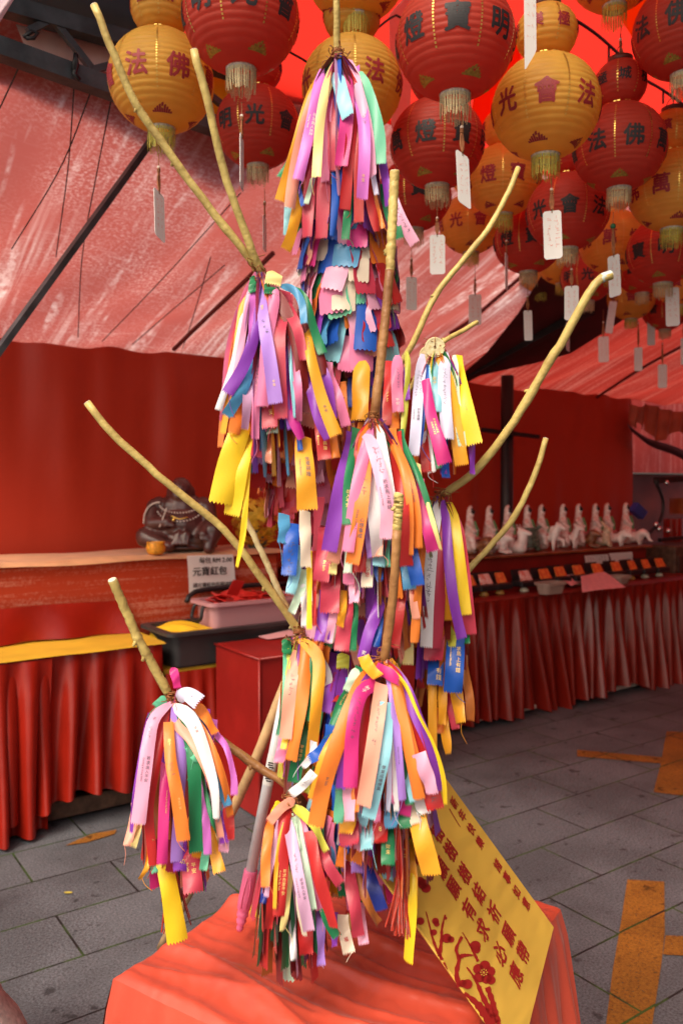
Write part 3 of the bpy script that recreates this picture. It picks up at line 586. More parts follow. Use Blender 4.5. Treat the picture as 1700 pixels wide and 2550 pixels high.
# offerings on the right table --------------------------------------
def px2u(px, v): p = onv(px, 1300, v); return toUV(p)[0]
M['packetor'] = mat('orange_red_packet', (.6, .07, .02), .4, col2=(.75, .25, .05), vscale=40); M['packetwh'] = mat('white_red_packet', (.75, .6, .55), .5, col2=(.6, .12, .08), vscale=45)
M['cupo'] = mat('ochre_cup', (.5, .25, .06), .4); M['cupw'] = mat('pale_cup', (.6, .55, .42), .4)
mats3 = ['packetor', 'packetwh', 'packetor', 'packetwh', 'packetor', 'packetor', 'packetor', 'packetor', 'packetor', 'packetor', 'packetor', 'packetor']
xs = [42, 160, 270, 443, 582, 692, 820, 955, 1090, 1203, 1300, 1400]
ordn = ['leftmost', 'second', 'third', 'fourth', 'fifth', 'sixth', 'seventh', 'eighth', 'ninth', 'tenth', 'eleventh', 'rightmost']
for i, x in enumerate(xs):
    v = 3.86 if i < 5 else 3.9; u = px2u(1150 + x / 2.851, v); c = W(u, v, .783); k = 1.0 if i not in (2, 9, 10) else .8
    t = thing('offering_dish', ordn[i] + ' black dish with a ' + ('white and red' if mats3[i] == 'packetwh' else 'bright red') + ' packet in the row on the right table', 'offering dish', c, 'offering dishes in a row')
    mb = MB(); mb.lathe([(.03, 0), (.034, .004), (.022, .02), (.02, .032), (0, .032)], c, 16); obj('foot', mb, M['cupo'] if i in (1, 2, 4, 9) else M['cupw'], t)
    mb = MB(); mb.bbox(c + ZX * .052, UX, VX, ZX, .075, .05, .020, .006); mb.box(c + ZX * .10 + VX * .046, UX, (VX - ZX * .3).normalized(), (ZX + VX * .3).normalized(), .07, .004, .045); obj('dish', mb, M['black'], t, False)
    a = (ZX + VX * .55).normalized(); n_ = UX.cross(a).normalized(); w_ = .052 * k
    mb = MB(); cc = c + ZX * .108 - VX * .012; hh = .036
    p = [cc - UX * w_ - a * hh, cc + UX * w_ - a * hh, cc + UX * w_ * .82 + a * hh, cc - UX * w_ * .82 + a * hh]; mb.add(p + [q - n_ * .012 for q in p], [(0, 1, 2, 3), (7, 6, 5, 4), (0, 4, 5, 1), (1, 5, 6, 2), (2, 6, 7, 3), (3, 7, 4, 0)]); obj('packet', mb, M[mats3[i]], t, False)
def tcan(px, z): return [ground(x, y, z) for x, y in px]
cs = [1150, 1200, 2.851]
q = [ground(1150 + x / 2.851, 1200 + y / 2.851, z) for x, y, z in ((840, 665, .86), (1010, 640, .86), (1160, 745, .80), (850, 785, .80))]
t = notice('pink_sheet', 'pink printed sheet propped on the right table before the dishes', [q[0], q[1], q[2], q[3]], [], 'paper', cat='sheet')
M['pinksheet'] = mat('pink_print_sheet', (.72, .38, .40), .6, var=.1, vscale=30); t.children[0].data.materials[0] = M['pinksheet']
mb = MB(); nn = (q[1] - q[0]).cross(q[0] - q[3]).normalized()
for i in range(9):
    for j in range(5):
        if rs.random() < .75:
            vs, fs = scribble(rs, 4); a = .12 + .09 * i; b2 = .15 + .17 * j; o_ = q[3].lerp(q[2], a).lerp(q[0].lerp(q[1], a), b2) + nn * .004; ex = (q[1] - q[0]).normalized(); ey = nn.cross(ex); mb.add([o_ + ex * x * .02 + ey * y * .03 for x, y in vs], fs)
obj('lettering', mb, mat('violet_ink', (.35, .12, .25), .6), t, False)
q = [ground(1150 + x / 2.851, 1200 + y / 2.851, z) for x, y, z in ((655, 668, .855), (835, 655, .855), (865, 710, .80), (775, 740, .80))]
t = notice('pink_sheet', 'smaller pink sheet overlapping the left side of the printed pink sheet', q, [], 'paper', cat='sheet'); t.children[0].data.materials[0] = M['pinksheet']
M['clear'] = mat('frosted_plastic', (.55, .45, .38), .3, .5, transl=.5)
for px, lab, k in (((655, 770), 'small frosted plastic box beside the pink sheets on the right table', 1.0), ((1140, 700), 'small frosted plastic box behind the right end of the pink sheet', .8)):
    c = ground(1150 + px[0] / 2.851, 1200 + (px[1] + 25) / 2.851, .783); u, v = toUV(c)
    tub('plastic_box', lab, 'plastic box', u - .11 * k, u + .11 * k, v - .03, v + .1, .783, .783 + .075 * k, M['clear'], .02, .006, .004)
# figurines ---------------------------------------------------------
M['porc'] = mat('white_porcelain', (.86, .78, .74), .25, .5, coat=.3, col2=(.72, .46, .40), vscale=16)
M['porcw'] = mat('plain_porcelain', (.86, .80, .75), .25, .5, coat=.3, var=.12, vscale=9)
M['porcb'] = mat('brown_glaze', (.30, .12, .04), .3, .5, coat=.3, col2=(.12, .05, .03), vscale=20)
M['porcg'] = mat('green_glaze', (.08, .13, .09), .3, .5, coat=.3, var=.4, vscale=18); M['porcy'] = mat('cream_glaze', (.62, .52, .35), .3, .5, coat=.3, var=.25, vscale=14)
M['hair'] = mat('black_glaze', (.015, .012, .012), .3); M['sash'] = mat('green_sash', (.10, .22, .08), .4); M['rose'] = mat('rose_glaze', (.45, .12, .12), .35)
def capsule_animal(kind):
    A = {}
    def quad(body, leg, neck, head, lie=False, fat=1.0):
        it = [((-.14, 0, .17), (.15 * fat, .10 * fat, .11 * fat)), ((0, 0, .18), (.15, .095 * fat, .10 * fat)), ((.12, 0, .19), (.10, .09 * fat, .11 * fat))]
        if not lie:
            for x in (-.2, .14):
                for y in (-.055, .055): it.append(((x, y, .14), .045, (x + .01, y, 0.02), .028))
        else:
            for y in (-.07, .07): it += [((.12, y, .07), .045, (.24, y, .035), .03), ((-.18, y, .08), .07, (-.05, y, .035), .03)]
        return it
    if kind == 'lion': return quad(0, 0, 0, 0, True, 1.15) + [((.2, 0, .24), (.13, .13, .14)), ((.29, 0, .22), (.07, .06, .055)), ((-.28, 0, .2), .04, (-.33, 0, .33), .05)] + [((.2, y, .36), (.03, .02, .03)) for y in (-.07, .07)]
    if kind == 'ram': return quad(0, 0, 0, 0, True, 1.1) + [((.13, 0, .22), .08, (.2, 0, .33), .06), ((.2, 0, .35), .062, (.29, 0, .30), .04)] + [((.17, y, .37), .03, (.12, y * 1.4, .30), .025) for y in (-.06, .06)]
    if kind == 'dragon': return [((-.12, 0, .10), .13, (.1, 0, .1), .13), ((.1, 0, .1), .12, (.16, 0, .3), .085), ((.16, 0, .3), .085, (.12, 0, .42), .07), ((.14, 0, .44), .07, (.28, 0, .40), .045), ((.1, -.04, .5), .02, (.06, -.06, .6), .012), ((.1, .04, .5), .02, (.06, .06, .6), .012), ((-.2, 0, .1), .06, (-.28, 0, .25), .03)]
    if kind == 'snake':
        it = []
        for lv in range(5):
            r_ = .17 - .008 * lv; z = .05 + .085 * lv
            for k in range(14):
                a = k / 14 * 6.283; it.append(((r_ * math.cos(a), r_ * math.sin(a), z + .085 * k / 14), .048))
        return it + [((.12, 0, .46), .05, (.2, 0, .52), .04)]
    if kind == 'horse': return [((-.16, 0, .27), (.15, .095, .11)), ((0, 0, .28), (.16, .09, .10)), ((.1, 0, .3), .10, (.19, 0, .52), .065), ((.19, 0, .54), .062, (.30, 0, .46), .035), ((.17, -.03, .58), .02, (.17, -.03, .64), .012), ((.17, .03, .58), .02, (.17, .03, .64), .012), ((.12, -.05, .26), .05, (.12, -.05, .02), .028), ((.13, .05, .26), .05, (.26, .05, .22), .03), ((.26, .05, .22), .03, (.27, .05, .1), .024), ((-.22, -.05, .25), .06, (-.22, -.05, .02), .03), ((-.22, .05, .25), .06, (-.22, .05, .02), .03), ((.08, 0, .5), .035, (.02, 0, .36), .03), ((-.28, 0, .3), .035, (-.33, 0, .1), .03)]
    if kind == 'goat': return [((-.14, 0, .25), (.14, .09, .10)), ((0, 0, .26), (.14, .085, .095)), ((.08, 0, .27), .08, (.15, 0, .46), .05), ((.15, 0, .47), .052, (.25, 0, .43), .032), ((.13, -.03, .5), .02, (.07, -.05, .56), .014), ((.13, .03, .5), .02, (.07, .05, .56), .014)] + [((x, y, .22), .045, (x, y, .02), .024) for x in (-.2, .1) for y in (-.05, .05)]
    if kind == 'hound': return quad(0, 0, 0, 0, True, 1.0) + [((.1, 0, .2), .1, (.16, 0, .33), .085), ((.18, 0, .33), .08, (.28, 0, .28), .045), ((.14, -.07, .4), .03, (.12, -.09, .3), .02), ((.14, .07, .4), .03, (.12, .09, .3), .02)]
    if kind == 'rabbit': return [((-.05, 0, .12), (.17, .13, .12)), ((.06, 0, .2), (.11, .11, .18)), ((.10, 0, .37), (.085, .075, .085)), ((.07, -.03, .44), .028, (.0, -.05, .58), .02), ((.07, .03, .44), .028, (.0, .05, .58), .02), ((.12, -.05, .1), .05, (.16, -.05, .02), .03), ((.12, .05, .1), .05, (.16, .05, .02), .03)]
    if kind == 'ox': return quad(0, 0, 0, 0, False, 1.1) + [((.18, 0, .28), .09, (.27, 0, .27), .075), ((.3, 0, .25), .06, (.33, 0, .22), .05), ((.22, -.06, .36), .02, (.22, -.12, .42), .012), ((.22, .06, .36), .02, (.22, .12, .42), .012)]
    if kind == 'elephant': return quad(0, 0, 0, 0, False, 1.25) + [((.2, 0, .28), (.1, .09, .1)), ((.28, 0, .27), .045, (.33, 0, .12), .03), ((.33, 0, .12), .03, (.38, 0, .1), .022), ((.18, -.1, .28), (.05, .02, .08)), ((.18, .1, .28), (.05, .02, .08))]
stat = [(60, 'lion', 'porcb', 'brown maned lion'), (195, 'ram', 'porcw', 'plump white lying ram'), (325, 'dragon', 'porcw', 'rearing white dragon'), (465, 'snake', 'porcg', 'green coiled snake'), (565, 'horse', 'porcw', 'white horse with a raised foreleg'), (718, 'goat', 'porcw', 'slim white standing goat'), (828, 'hound', 'porcb', 'brown lying hound'), (948, 'rabbit', 'porcy', 'cream sitting rabbit'), (1030, 'ox', 'porcw', 'stout white ox'), (1163, 'elephant', 'porcw', 'white beast at the right end of the row')]
H = .34
for x, kind, mm, what in stat:
    v = 4.17; u = px2u(1150 + (x + 8) / 2.851, v); base = W(u, v, 1.0185); t = thing('porcelain_figurine', 'white robed hooded porcelain figurine riding a ' + what, 'figurine', base, 'robed figurines on the shelf')
    t.scale = (H * 1.22, H * 1.22, H); t.rotation_euler = (0, 0, TENT - R(72))
    rot = 0
    it = [((0, 0, .12), .12, (-.02, 0, .36), .13), ((-.02, 0, .36), .12, (-.03, 0, .60), .09), ((-.03, 0, .6), .085, (-.02, 0, .72), .045), ((-.01, 0, .80), (.055, .05, .065)), ((-.045, 0, .70), .058, (-.035, 0, .92), .052), ((-.03, 0, .93), .05, (-.02, 0, .98), .025), ((-.02, -.09, .6), .05, (.08, -.06, .47), .04), ((-.02, .09, .6), .05, (.08, .05, .50), .04), ((.08, -.06, .47), .038, (.10, .04, .50), .03), ((.05, -.08, .34), .07, (.1, -.11, .14), .05)]
    blob('figure', it, .022, M['porc'], t)
    mb = MB(); mb.sphere((.025, 0, .865), (.035, .042, .045), 10, 8); mb.sphere((.0, 0, .915), (.025, .028, .03), 10, 8); obj('hair', mb, M['hair'], t, off=Vector((0, 0, 0)))
    mb = MB(); mb.tube(cr([(.07, -.03, .68), (.095, -.01, .58), (.11, 0, .47), (.12, -.02, .34)], 8), [.02, .024, .022, .014], 6); obj('sash', mb, M['sash'], t, off=Vector((0, 0, 0)))
    mb = MB(); mb.sphere((.04, 0, .33), (.13, .13, .05), 12, 8); obj('saddle_cloth', mb, M['rose'], t, off=Vector((0, 0, 0)))
    a = blob('animal', capsule_animal(kind), .02, M[mm], t, 2); a.location = (.10 if kind not in ('snake',) else 0, -.0, 0)
# seated wooden figure ----------------------------------------------
M['darkwood'] = mat('dark_carved_wood', (.075, .025, .022), .33, .5, coat=.3, var=.35, vscale=10)
bc = onv(452, 1368, 4.23); bu, bv_ = toUV(bc); bc = W(bu, 4.23, 1.142)
t = thing('carved_figure', 'dark wooden carving of a laughing bald seated monk with a round belly', 'carved figure', bc); t.rotation_euler = (0, 0, TENT - R(30)); t.scale = (.92, .92, .92)
it = [((0, .02, .06), (.20, .14, .075)), ((0, .0, .15), (.155, .125, .125)), ((0, .02, .255), (.14, .10, .09)), ((-.13, .01, .26), (.055, .06, .06)), ((.13, .01, .26), (.055, .06, .06)), ((0, -.005, .35), (.072, .07, .085)), ((0, -.03, .325), (.062, .055, .05)), ((0, -.01, .30), .06, (0, 0, .26), .07),
      ((-.155, .0, .26), .05, (-.165, -.06, .16), .042), ((-.165, -.06, .16), .042, (-.07, -.115, .17), .034), ((.155, 0, .26), .05, (.185, -.05, .15), .042), ((.185, -.05, .15), .042, (.14, -.12, .10), .036),
      ((-.1, -.04, .07), .075, (-.2, -.06, .085), .06), ((-.2, -.06, .08), .06, (-.06, -.13, .03), .035), ((.1, -.04, .07), .075, (.19, -.08, .12), .065), ((.19, -.08, .12), .06, (.17, -.13, .02), .035),
      ((0, -.068, .345), (.014, .016, .014)), ((-.03, -.062, .355), (.016, .01, .008)), ((.03, -.062, .355), (.016, .01, .008)), ((0, -.075, .318), (.03, .012, .008)), ((-.073, .0, .335), (.012, .02, .042)), ((.073, 0, .335), (.012, .02, .042)), ((0, .03, .02), (.22, .16, .025))]
for k in range(4): it.append(((-.09 + .016 * k, -.125, .178), .011, (-.075 + .016 * k, -.142, .15), .009))
for k in range(4): it.append(((.125 + .014 * k, -.135, .098), .010, (.125 + .014 * k, -.15, .07), .008))
for k in range(5): it.append(((-.02 + .02 * k, -.128, .1 + .012 * (k % 2)), .012, (-.03 + .02 * k, -.15, .045), .010))
blob('body', it, .0075, M['darkwood'], t, 2)
mb = MB(); mb.tube(cr([(-.05, -.105, .21), (.0, -.118, .19), (.05, -.112, .2)], 8), .004, 6); mb.sphere((-.03, -.124, .185), .011); obj('gilt_spot', mb, M['gold'], t, off=Vector((0, 0, 0)))
rot = Matrix.Rotation(TENT - R(30), 3, 'Z'); mb = MB()
for loop in (0, 1):
    for k in range(46):
        a = k / 46 * 6.283; q = Vector((.125 * math.cos(a) * (1 + .12 * loop), -.015 - .10 * math.sin(a) * (1.0 + .1 * loop), .285 - .02 * loop - (.06 + .03 * loop) * max(0, math.sin(a)))); mb.sphere(bc + rot @ (q * .92), .0055, 6, 4)
for k in range(14): mb.sphere(bc + rot @ (Vector((-.07 - .003 * k, -.13, .25 - .008 * k)) * .92), .005, 6, 4)
for k in range(22):
    a = k / 21; mb.sphere(bc + rot @ (Vector((-.12 - .09 * math.sin(a * 1.57), -.06, .285 - .12 * a * a)) * .92), .0055, 6, 4)
tag(obj('bead_necklace', mb, mat('pearl_beads', (.6, .55, .5), .3)), 'strings of pale beads round the neck of the dark carving', 'beads')
c = onv(389, 1380, 4.06); cu, cv = toUV(c); c = W(cu, 4.06, 1.141)
mb = MB(); mb.lathe([(.0, 0), (.036, 0), (.046, .012), (.05, .035), (.045, .056), (.047, .064), (.041, .064), (.04, .05), (0, .05)], c, 24); t = thing('offering_pot', 'small round amber pot in front of the dark carving', 'pot', c); obj('pot_body', mb, mat('amber_glaze', (.65, .28, .02), .4, var=.4, vscale=60, bump=.3, bscale=90), t)
c = onv(640, 1300, 4.2); mb = MB(); rr = random.Random(9); t = thing('flower_ball', 'round bunch of yellow silk flowers on the shelf behind the ribbons', 'flowers', c - ZX * .16)
cols = [MB(), MB()]
for k in range(420):
    d = Vector((rr.gauss(0, 1), rr.gauss(0, 1), rr.gauss(0, 1))).normalized(); p = c + Vector((d.x * .13, d.y * .13, d.z * .14)) * rr.uniform(.75, 1); a = d.cross(Vector((rr.random(), rr.random(), rr.random()))).normalized(); b2 = d.cross(a)
    s_ = rr.uniform(.018, .03); m_ = cols[0 if rr.random() < .85 else 1]
    m_.add([p - a * s_, p - b2 * s_ * .6 + d * .012, p + a * s_ + d * .02, p + b2 * s_ * .6 + d * .006], [(0, 1, 2, 3)])
obj('petals', cols[0], mat('yellow_petals', (.75, .5, .04), .6, transl=.3, var=.2, vscale=30), t, False); obj('darker_petals', cols[1], mat('amber_petals', (.6, .25, .03), .6, transl=.3), t, False)
mb = MB(); mb.tube([c - ZX * .155, c], .012, 8); mb.lathe([(.0, -.155), (.05, -.155), (.06, -.1), (.03, -.08)], c, 14); obj('holder', mb, M['porcg'], t)
# dark furniture at the far right
t = thing('dark_cupboard', 'dark wooden cupboard standing beyond the right end of the figurine shelf', 'cupboard', W(6.35, 4.25, 0)); mb = MB(); mb.bbox(W(6.5, 4.2, .5), UX, VX, ZX, .42, .25, .5, .01); obj('carcass', mb, M['wood'], t, False)
mb = MB(); mb.bbox(W(6.3, 3.945, .5), UX, VX, ZX, .18, .006, .42, .004); mb.bbox(W(6.7, 3.945, .5), UX, VX, ZX, .18, .006, .42, .004); obj('door', mb, mat('brown_door', (.05, .022, .014), .5, var=.3), t, False)
t = thing('hanging_rack', 'dark metal rack with shiny round lids hanging at the right edge', 'rack', onv(1690, 1390, 4.1)); 
bar('rail', onv(1632, 1196, 4.1), onv(1780, 1188, 4.1), .05, .05, M['black'], t); bar('rail', onv(1640, 1345, 4.1), onv(1780, 1330, 4.1), .03, .03, M['black'], t)
mb = MB(); mb.tube(cr([onv(x, y, 4.1) for x, y in ((1630, 1195), (1650, 1250), (1640, 1300), (1600, 1340))], 12), .014, 8); obj('hook_arm', mb, M['black'], t)
M['chrome'] = mat('bright_metal', (.8, .8, .8), .12, metal=1.0)
for x, y in ((1640, 1317), (1662, 1322), (1658, 1202), (1632, 1306)):
    mb = MB(); mb.sphere(onv(x, y, 4.08), .022, 12, 8); obj('lid_knob', mb, M['chrome'], t)
mb = MB(); mb.grid(lambda a, b2: onv(1665 + 60 * a, 1240 + 40 * b2, 4.3 + .05 * math.sin(a * 4)), 6, 4); tag(obj('hanging_cloth', mb, mat('rust_cloth', (.3, .08, .02), .6)), 'rust orange cloth hanging behind the dark rack at the right edge', 'cloth')
mb = MB(); mb.grid(lambda a, b2: onv(1650 + 60 * a, 1292 + 60 * b2, 4.28 + .04 * math.sin(a * 7)), 8, 6); tag(obj('hanging_cloth', mb, M['satin']), 'dark red cloth hanging under the rust orange one at the right edge', 'cloth')
mb = MB(); q = [onv(x, y, 4.5) for x, y in ((1575, 1272), (1588, 1252), (1612, 1275), (1600, 1293))]; mb.add(q + [p + VX * .05 for p in q], [(0, 1, 2, 3), (7, 6, 5, 4), (0, 4, 5, 1), (1, 5, 6, 2), (2, 6, 7, 3), (3, 7, 4, 0)]); tag(obj('blue_bag', mb, mat('blue_plastic', (.04, .07, .4), .4), None, False), 'blue plastic bag hanging by the dark rack at the right', 'bag')
# ---------------------------------------------------------------- lanterns
M['lred'] = mat('red_lantern_paper', (.46, .07, .045), .5, .3, transl=.46, tcol=(.85, .10, .05), var=.08, vscale=3)
M['lyel'] = mat('yellow_lantern_paper', (.70, .44, .08), .5, .3, transl=.46, tcol=(.95, .5, .07), var=.08, vscale=3)
M['lrim'] = mat('lantern_rim', (.10, .025, .018), .5); M['lrimlow'] = mat('lantern_low_rim', (.45, .42, .35), .5, var=.3, vscale=20)
M['fringe'] = mat('straw_fringe', (.55, .47, .26), .7, transl=.2, var=.2, vscale=30); M['fringey'] = mat('yellow_green_fringe', (.50, .46, .08), .7, transl=.2, var=.2, vscale=30)
M['lchr'] = mat('dark_red_brush_ink', (.30, .02, .025), .55); M['bronze'] = mat('dull_gold_print', (.42, .30, .05), .4, .5, .5, var=.3, vscale=20)
RIB = 17
def globe_prof(r0, zc, ry, za, zb, nrib, amp):          # ribbed profile between two heights
    out = []; N = nrib * 6
    for i in range(N + 1):
        z = za + (zb - za) * i / N; c = max(0, 1 - ((z - zc) / ry) ** 2) ** .5 * r0
        ph = (i % 6) / 6.0; out.append((max(.02, c - amp * (1 - math.sin(math.pi * ph))), z))
    return out
LOW = dict(r=1.0, zc=0.0, ry=.93); UPP = dict(r=.57, zc=1.36, ry=.52)
def low_r(z): return max(0, 1 - (z / .93) ** 2) ** .5
def upp_r(z): return .57 * max(0, 1 - ((z - 1.36) / .52) ** 2) ** .5
def ring_text(chars, step, rfun, z0, size, lift):
    mb = MB()
    for i, ch in enumerate(chars):
        vs, fs, _ = glyph(ch, 0, .18); az = -step * i                    # -Y is az 0; reading order runs to the viewer's left
        for q, (bx, by) in enumerate(BOLD):
            pts = []
            for x, y in vs:
                z = z0 + (y + by) * size; r_ = rfun(z); th = az + (x + bx) * size / max(r_, .2); rr_ = r_ + lift + q * .0012
                pts.append(Vector((rr_ * math.sin(th), -rr_ * math.cos(th), z)))
            mb.add(pts, fs)
    return mb
def lantern_meshes():
    g = {}
    mb = MB(); mb.lathe(globe_prof(1, 0, .93, -.89, .86, RIB, .014), n=56); g['low'] = mb
    mb = MB(); mb.lathe(globe_prof(.57, 1.36, .52, .90, 1.83, 9, .012), n=44); g['upp'] = mb
    mb = MB(); mb.lathe([(.22, 1.80), (.26, 1.80), (.265, 1.92), (.225, 1.92), (.22, 1.80)], n=28); g['cap'] = mb
    mb = MB(); mb.lathe([(.22, -.97), (.255, -.97), (.27, -.86), (.23, -.86), (.22, -.97)], n=28); g['rim'] = mb
    mb = MB()
    r2 = random.Random(2)
    for k in range(64):
        a = k / 64 * 6.283 + r2.uniform(-.03, .03); L_ = r2.uniform(.30, .40); d = r2.uniform(-.03, .02); p = lambda r_, da, z: Vector((r_ * math.cos(a + da), r_ * math.sin(a + da), z))
        mb.add([p(.262, -.034, -.93), p(.262, .034, -.93), p(.266 + d * .5, .034, -.93 - L_ * .5), p(.266 + d * .5, -.034, -.93 - L_ * .5), p(.258 + d, .03, -.93 - L_), p(.258 + d, -.02, -.93 - L_)], [(0, 1, 2, 3), (3, 2, 4, 5)])
    g['fringe'] = mb
    mb = MB()
    for k in range(8):                                                     # dotted gilt seams between the characters
        a = (k + .5) * math.pi / 4
        for j in range(22):
            z = .62 - 1.14 * j / 22; r_ = low_r(z) + .008; rz = low_r(z - .03) + .008
            w_ = .014; sa, ca = math.sin(a), -math.cos(a); t_ = Vector((-ca, sa, 0)) * w_
            mb.add([Vector((r_ * sa, r_ * ca, z)) - t_, Vector((r_ * sa, r_ * ca, z)) + t_, Vector((rz * sa, rz * ca, z - .03)) + t_, Vector((rz * sa, rz * ca, z - .03)) - t_], [(0, 1, 2, 3)])
        for j in range(12):
            z = 1.72 - .72 * j / 12; r_ = upp_r(z) + .008; rz = upp_r(z - .03) + .008
            mb.add([Vector((r_ * sa, r_ * ca, z)) - t_, Vector((r_ * sa, r_ * ca, z)) + t_, Vector((rz * sa, rz * ca, z - .03)) + t_, Vector((rz * sa, rz * ca, z - .03)) - t_], [(0, 1, 2, 3)])
    for k in range(30):
        if k % 3 == 0: continue
        a = k / 30 * 6.283; r_ = .375; mb.add([Vector((r_ * math.cos(a + s), r_ * math.sin(a + s), z)) for s, z in ((-.07, .862), (.07, .862), (.07, .885), (-.07, .885))], [(0, 1, 2, 3)])
    g['seam'] = mb
    mb = MB()
    for k in range(4):                                                     # printed leaf shapes round the lower rim
        for j in range(9):
            a = k * math.pi / 2 + .5 + (j - 4) * .075; h_ = .12 * (1 - abs(j - 4) / 5.0); z0 = -.80
            pts = [Vector(((low_r(z) + .007) * math.cos(a + s), (low_r(z) + .007) * math.sin(a + s), z)) for s, z in ((-.036, z0), (.036, z0), (.03, z0 + h_), (-.03, z0 + h_ * .9))]; mb.add(pts, [(0, 1, 2, 3)])
    g['leaf'] = mb
    mb = MB(); mb.tube([(0, 0, 1.9), (0, 0, 2.45)], .012, 6); mb.tube([(-.24, 0, 1.9), (-.1, 0, 2.12), (0, 0, 2.2), (.1, 0, 2.12), (.24, 0, 1.9)], .009, 6); mb.tube([(0, 0, -.9), (0, 0, .8)], .006, 4); g['cord'] = mb
    g['lt'] = ring_text('萬佛法會光明寶燈', math.pi / 4, low_r, -.10, .45, .008)
    g['ut'] = ring_text('檳城極樂寺', 2 * math.pi / 7, upp_r, 1.36, .27, .006)
    return g
G = lantern_meshes(); Z0 = Vector((0, 0, 0))
def lantern_proto(kind):
    t = bpy.data.objects.new('paper_lantern', None); C.objects.link(t)
    a = obj('lower_globe', G['low'], M['l' + kind], t, off=Z0); b2 = obj('upper_globe', G['upp'], M['l' + kind], t, off=Z0)
    ink = M['ink'] if kind == 'red' else M['lchr']
    obj('lettering', G['lt'], ink, a, False, Z0); obj('lettering', G['ut'], ink, b2, False, Z0)
    obj('gilt_seam', G['seam'], M['gold'], a, False, Z0); obj('printed_leaf', G['leaf'], M['bronze'] if kind == 'red' else M['lchr'], a, False, Z0)
    obj('top_rim', G['cap'], M['lrim'], t, off=Z0); obj('bottom_rim', G['rim'], M['lrimlow'], t, off=Z0)
    obj('fringe', G['fringe'], M['fringe'], t, False, Z0); obj('cord', G['cord'], M['black'], t, off=Z0)
    return t
def copy_tree(o, parent=None):
    c = o.copy(); C.objects.link(c)
    if parent is not None: c.parent = parent
    for ch in list(o.children): copy_tree(ch, c)
    return c
protos = {k: lantern_proto(k) for k in ('red', 'yel')}; used = set()
LR = .14; CH = '萬佛法會光明寶燈'
def lantern(x, y, r, kind, ch, off, label, fr=None, tilt=0):
    """px centre and radius of the lower globe; character ch turned off degrees to the viewer's right of centre"""
    Y = LR * F / r; p = P(x, y, Y)
    o = protos[kind] if kind not in used else copy_tree(protos[kind]); used.add(kind)
    o.location = p; o.scale = (LR, LR, LR); az = math.atan2(p.x, p.y)     # -az turns -Y toward the camera
    o.rotation_euler = (R(tilt), 0, -az + R(off) + CH.index(ch) * math.pi / 4)
    tag(o, label, 'lantern', 'paper lanterns hung under the tent roof')
    if fr:
        for c in o.children:
            if c.name.startswith('fringe'): c.material_slots[0].link = 'OBJECT'; c.material_slots[0].material = M[fr]
    return Y
LN = [
 ('a', 402, 203, 128, 'yel', '佛', 18, 'large yellow double lantern at the top left above the strut'),
 ('b', 600, 42, 142, 'red', '光', 3, 'largest red lantern left of the top stick, its upper half cut off'),
 ('c', 642, 318, 104, 'red', '光', -4, 'red double lantern just left of the topmost ribbons, below the largest red one'),
 ('d', 886, -75, 125, 'yel', '會', 5, 'yellow lantern cut off by the top edge above the tree tip'),
 ('e', 876, 215, 123, 'yel', '法', 26, 'yellow double lantern directly behind the topmost ribbons'),
 ('f', 1133, 103, 145, 'red', '寶', 2, 'large red lantern nearest the camera right of the top stick'),
 ('g', 1088, 358, 115, 'red', '燈', -14, 'red lantern hanging just below the large near red one right of the stick'),
 ('h', 1030, 487, 92, 'red', '寶', 8, 'red lantern partly hidden behind the upright bamboo stick right of the top ribbons'),
 ('i', 1252, 450, 92, 'yel', '燈', -23, 'yellow lantern behind the tip of the curved thin branch'),
 ('j', 1172, 558, 78, 'yel', '光', -28, 'smaller yellow lantern under the tip of the curved thin branch'),
 ('k', 1358, 268, 131, 'yel', '會', 1, 'large yellow double lantern with a dark top rim right of the near red one'),
 ('l', 1530, -88, 112, 'yel', '法', 0, 'yellow lantern cut off by the top edge with a long green yellow fringe'),
 ('m', 1702, 75, 121, 'red', '佛', -8, 'red lantern cut off by the right edge in the top right corner'),
 ('n', 1541, 368, 112, 'red', '佛', 17, 'red double lantern under the wish card in the upper right'),
 ('o', 1672, 475, 104, 'yel', '萬', -14, 'yellow double lantern at the right edge below the corner red one'),
 ('p', 1412, 528, 100, 'red', '會', 3, 'red lantern below the large yellow double lantern, behind a white card'),
 ('q', 1315, 600, 85, 'red', '寶', 7, 'red lantern hanging lowest left of the white facing card'),
 ('r', 1524, 602, 82, 'yel', '燈', 40, 'yellow lantern with a green bead before it, under the right red double lantern'),
 ('s', 1650, 626, 88, 'red', '明', 4, 'red lantern near the right edge under the right yellow double lantern'),
 ('t', 1570, 742, 58, 'yel', '會', 0, 'small far yellow lantern low on the right, left of the facing tag'),
 ('u', 1462, 690, 66, 'red', '光', 0, 'far red lantern behind the bent tip of the thick branch'),
 ('v', 1400, 648, 64, 'yel', '法', 0, 'far yellow lantern low behind the white facing card'),
 ('x', 1598, 672, 64, 'red', '法', 20, 'far red lantern behind the right red and yellow ones, mostly hidden'),
 ('y', 1345, 672, 58, 'yel', '明', 10, 'far yellow lantern low behind the red one left of the white facing card'),
 ('z', 1694, 706, 60, 'yel', '寶', -10, 'far yellow lantern at the right edge below the red one'),
 ('w', 1655, 770, 56, 'red', '會', -30, 'smallest far red lantern at the right edge')]
LY = {}
for key, x, y, r, kind, ch, off, lab in LN: LY[key] = lantern(x, y, r, kind, ch, off, lab, 'fringey' if key in 'al' else None)
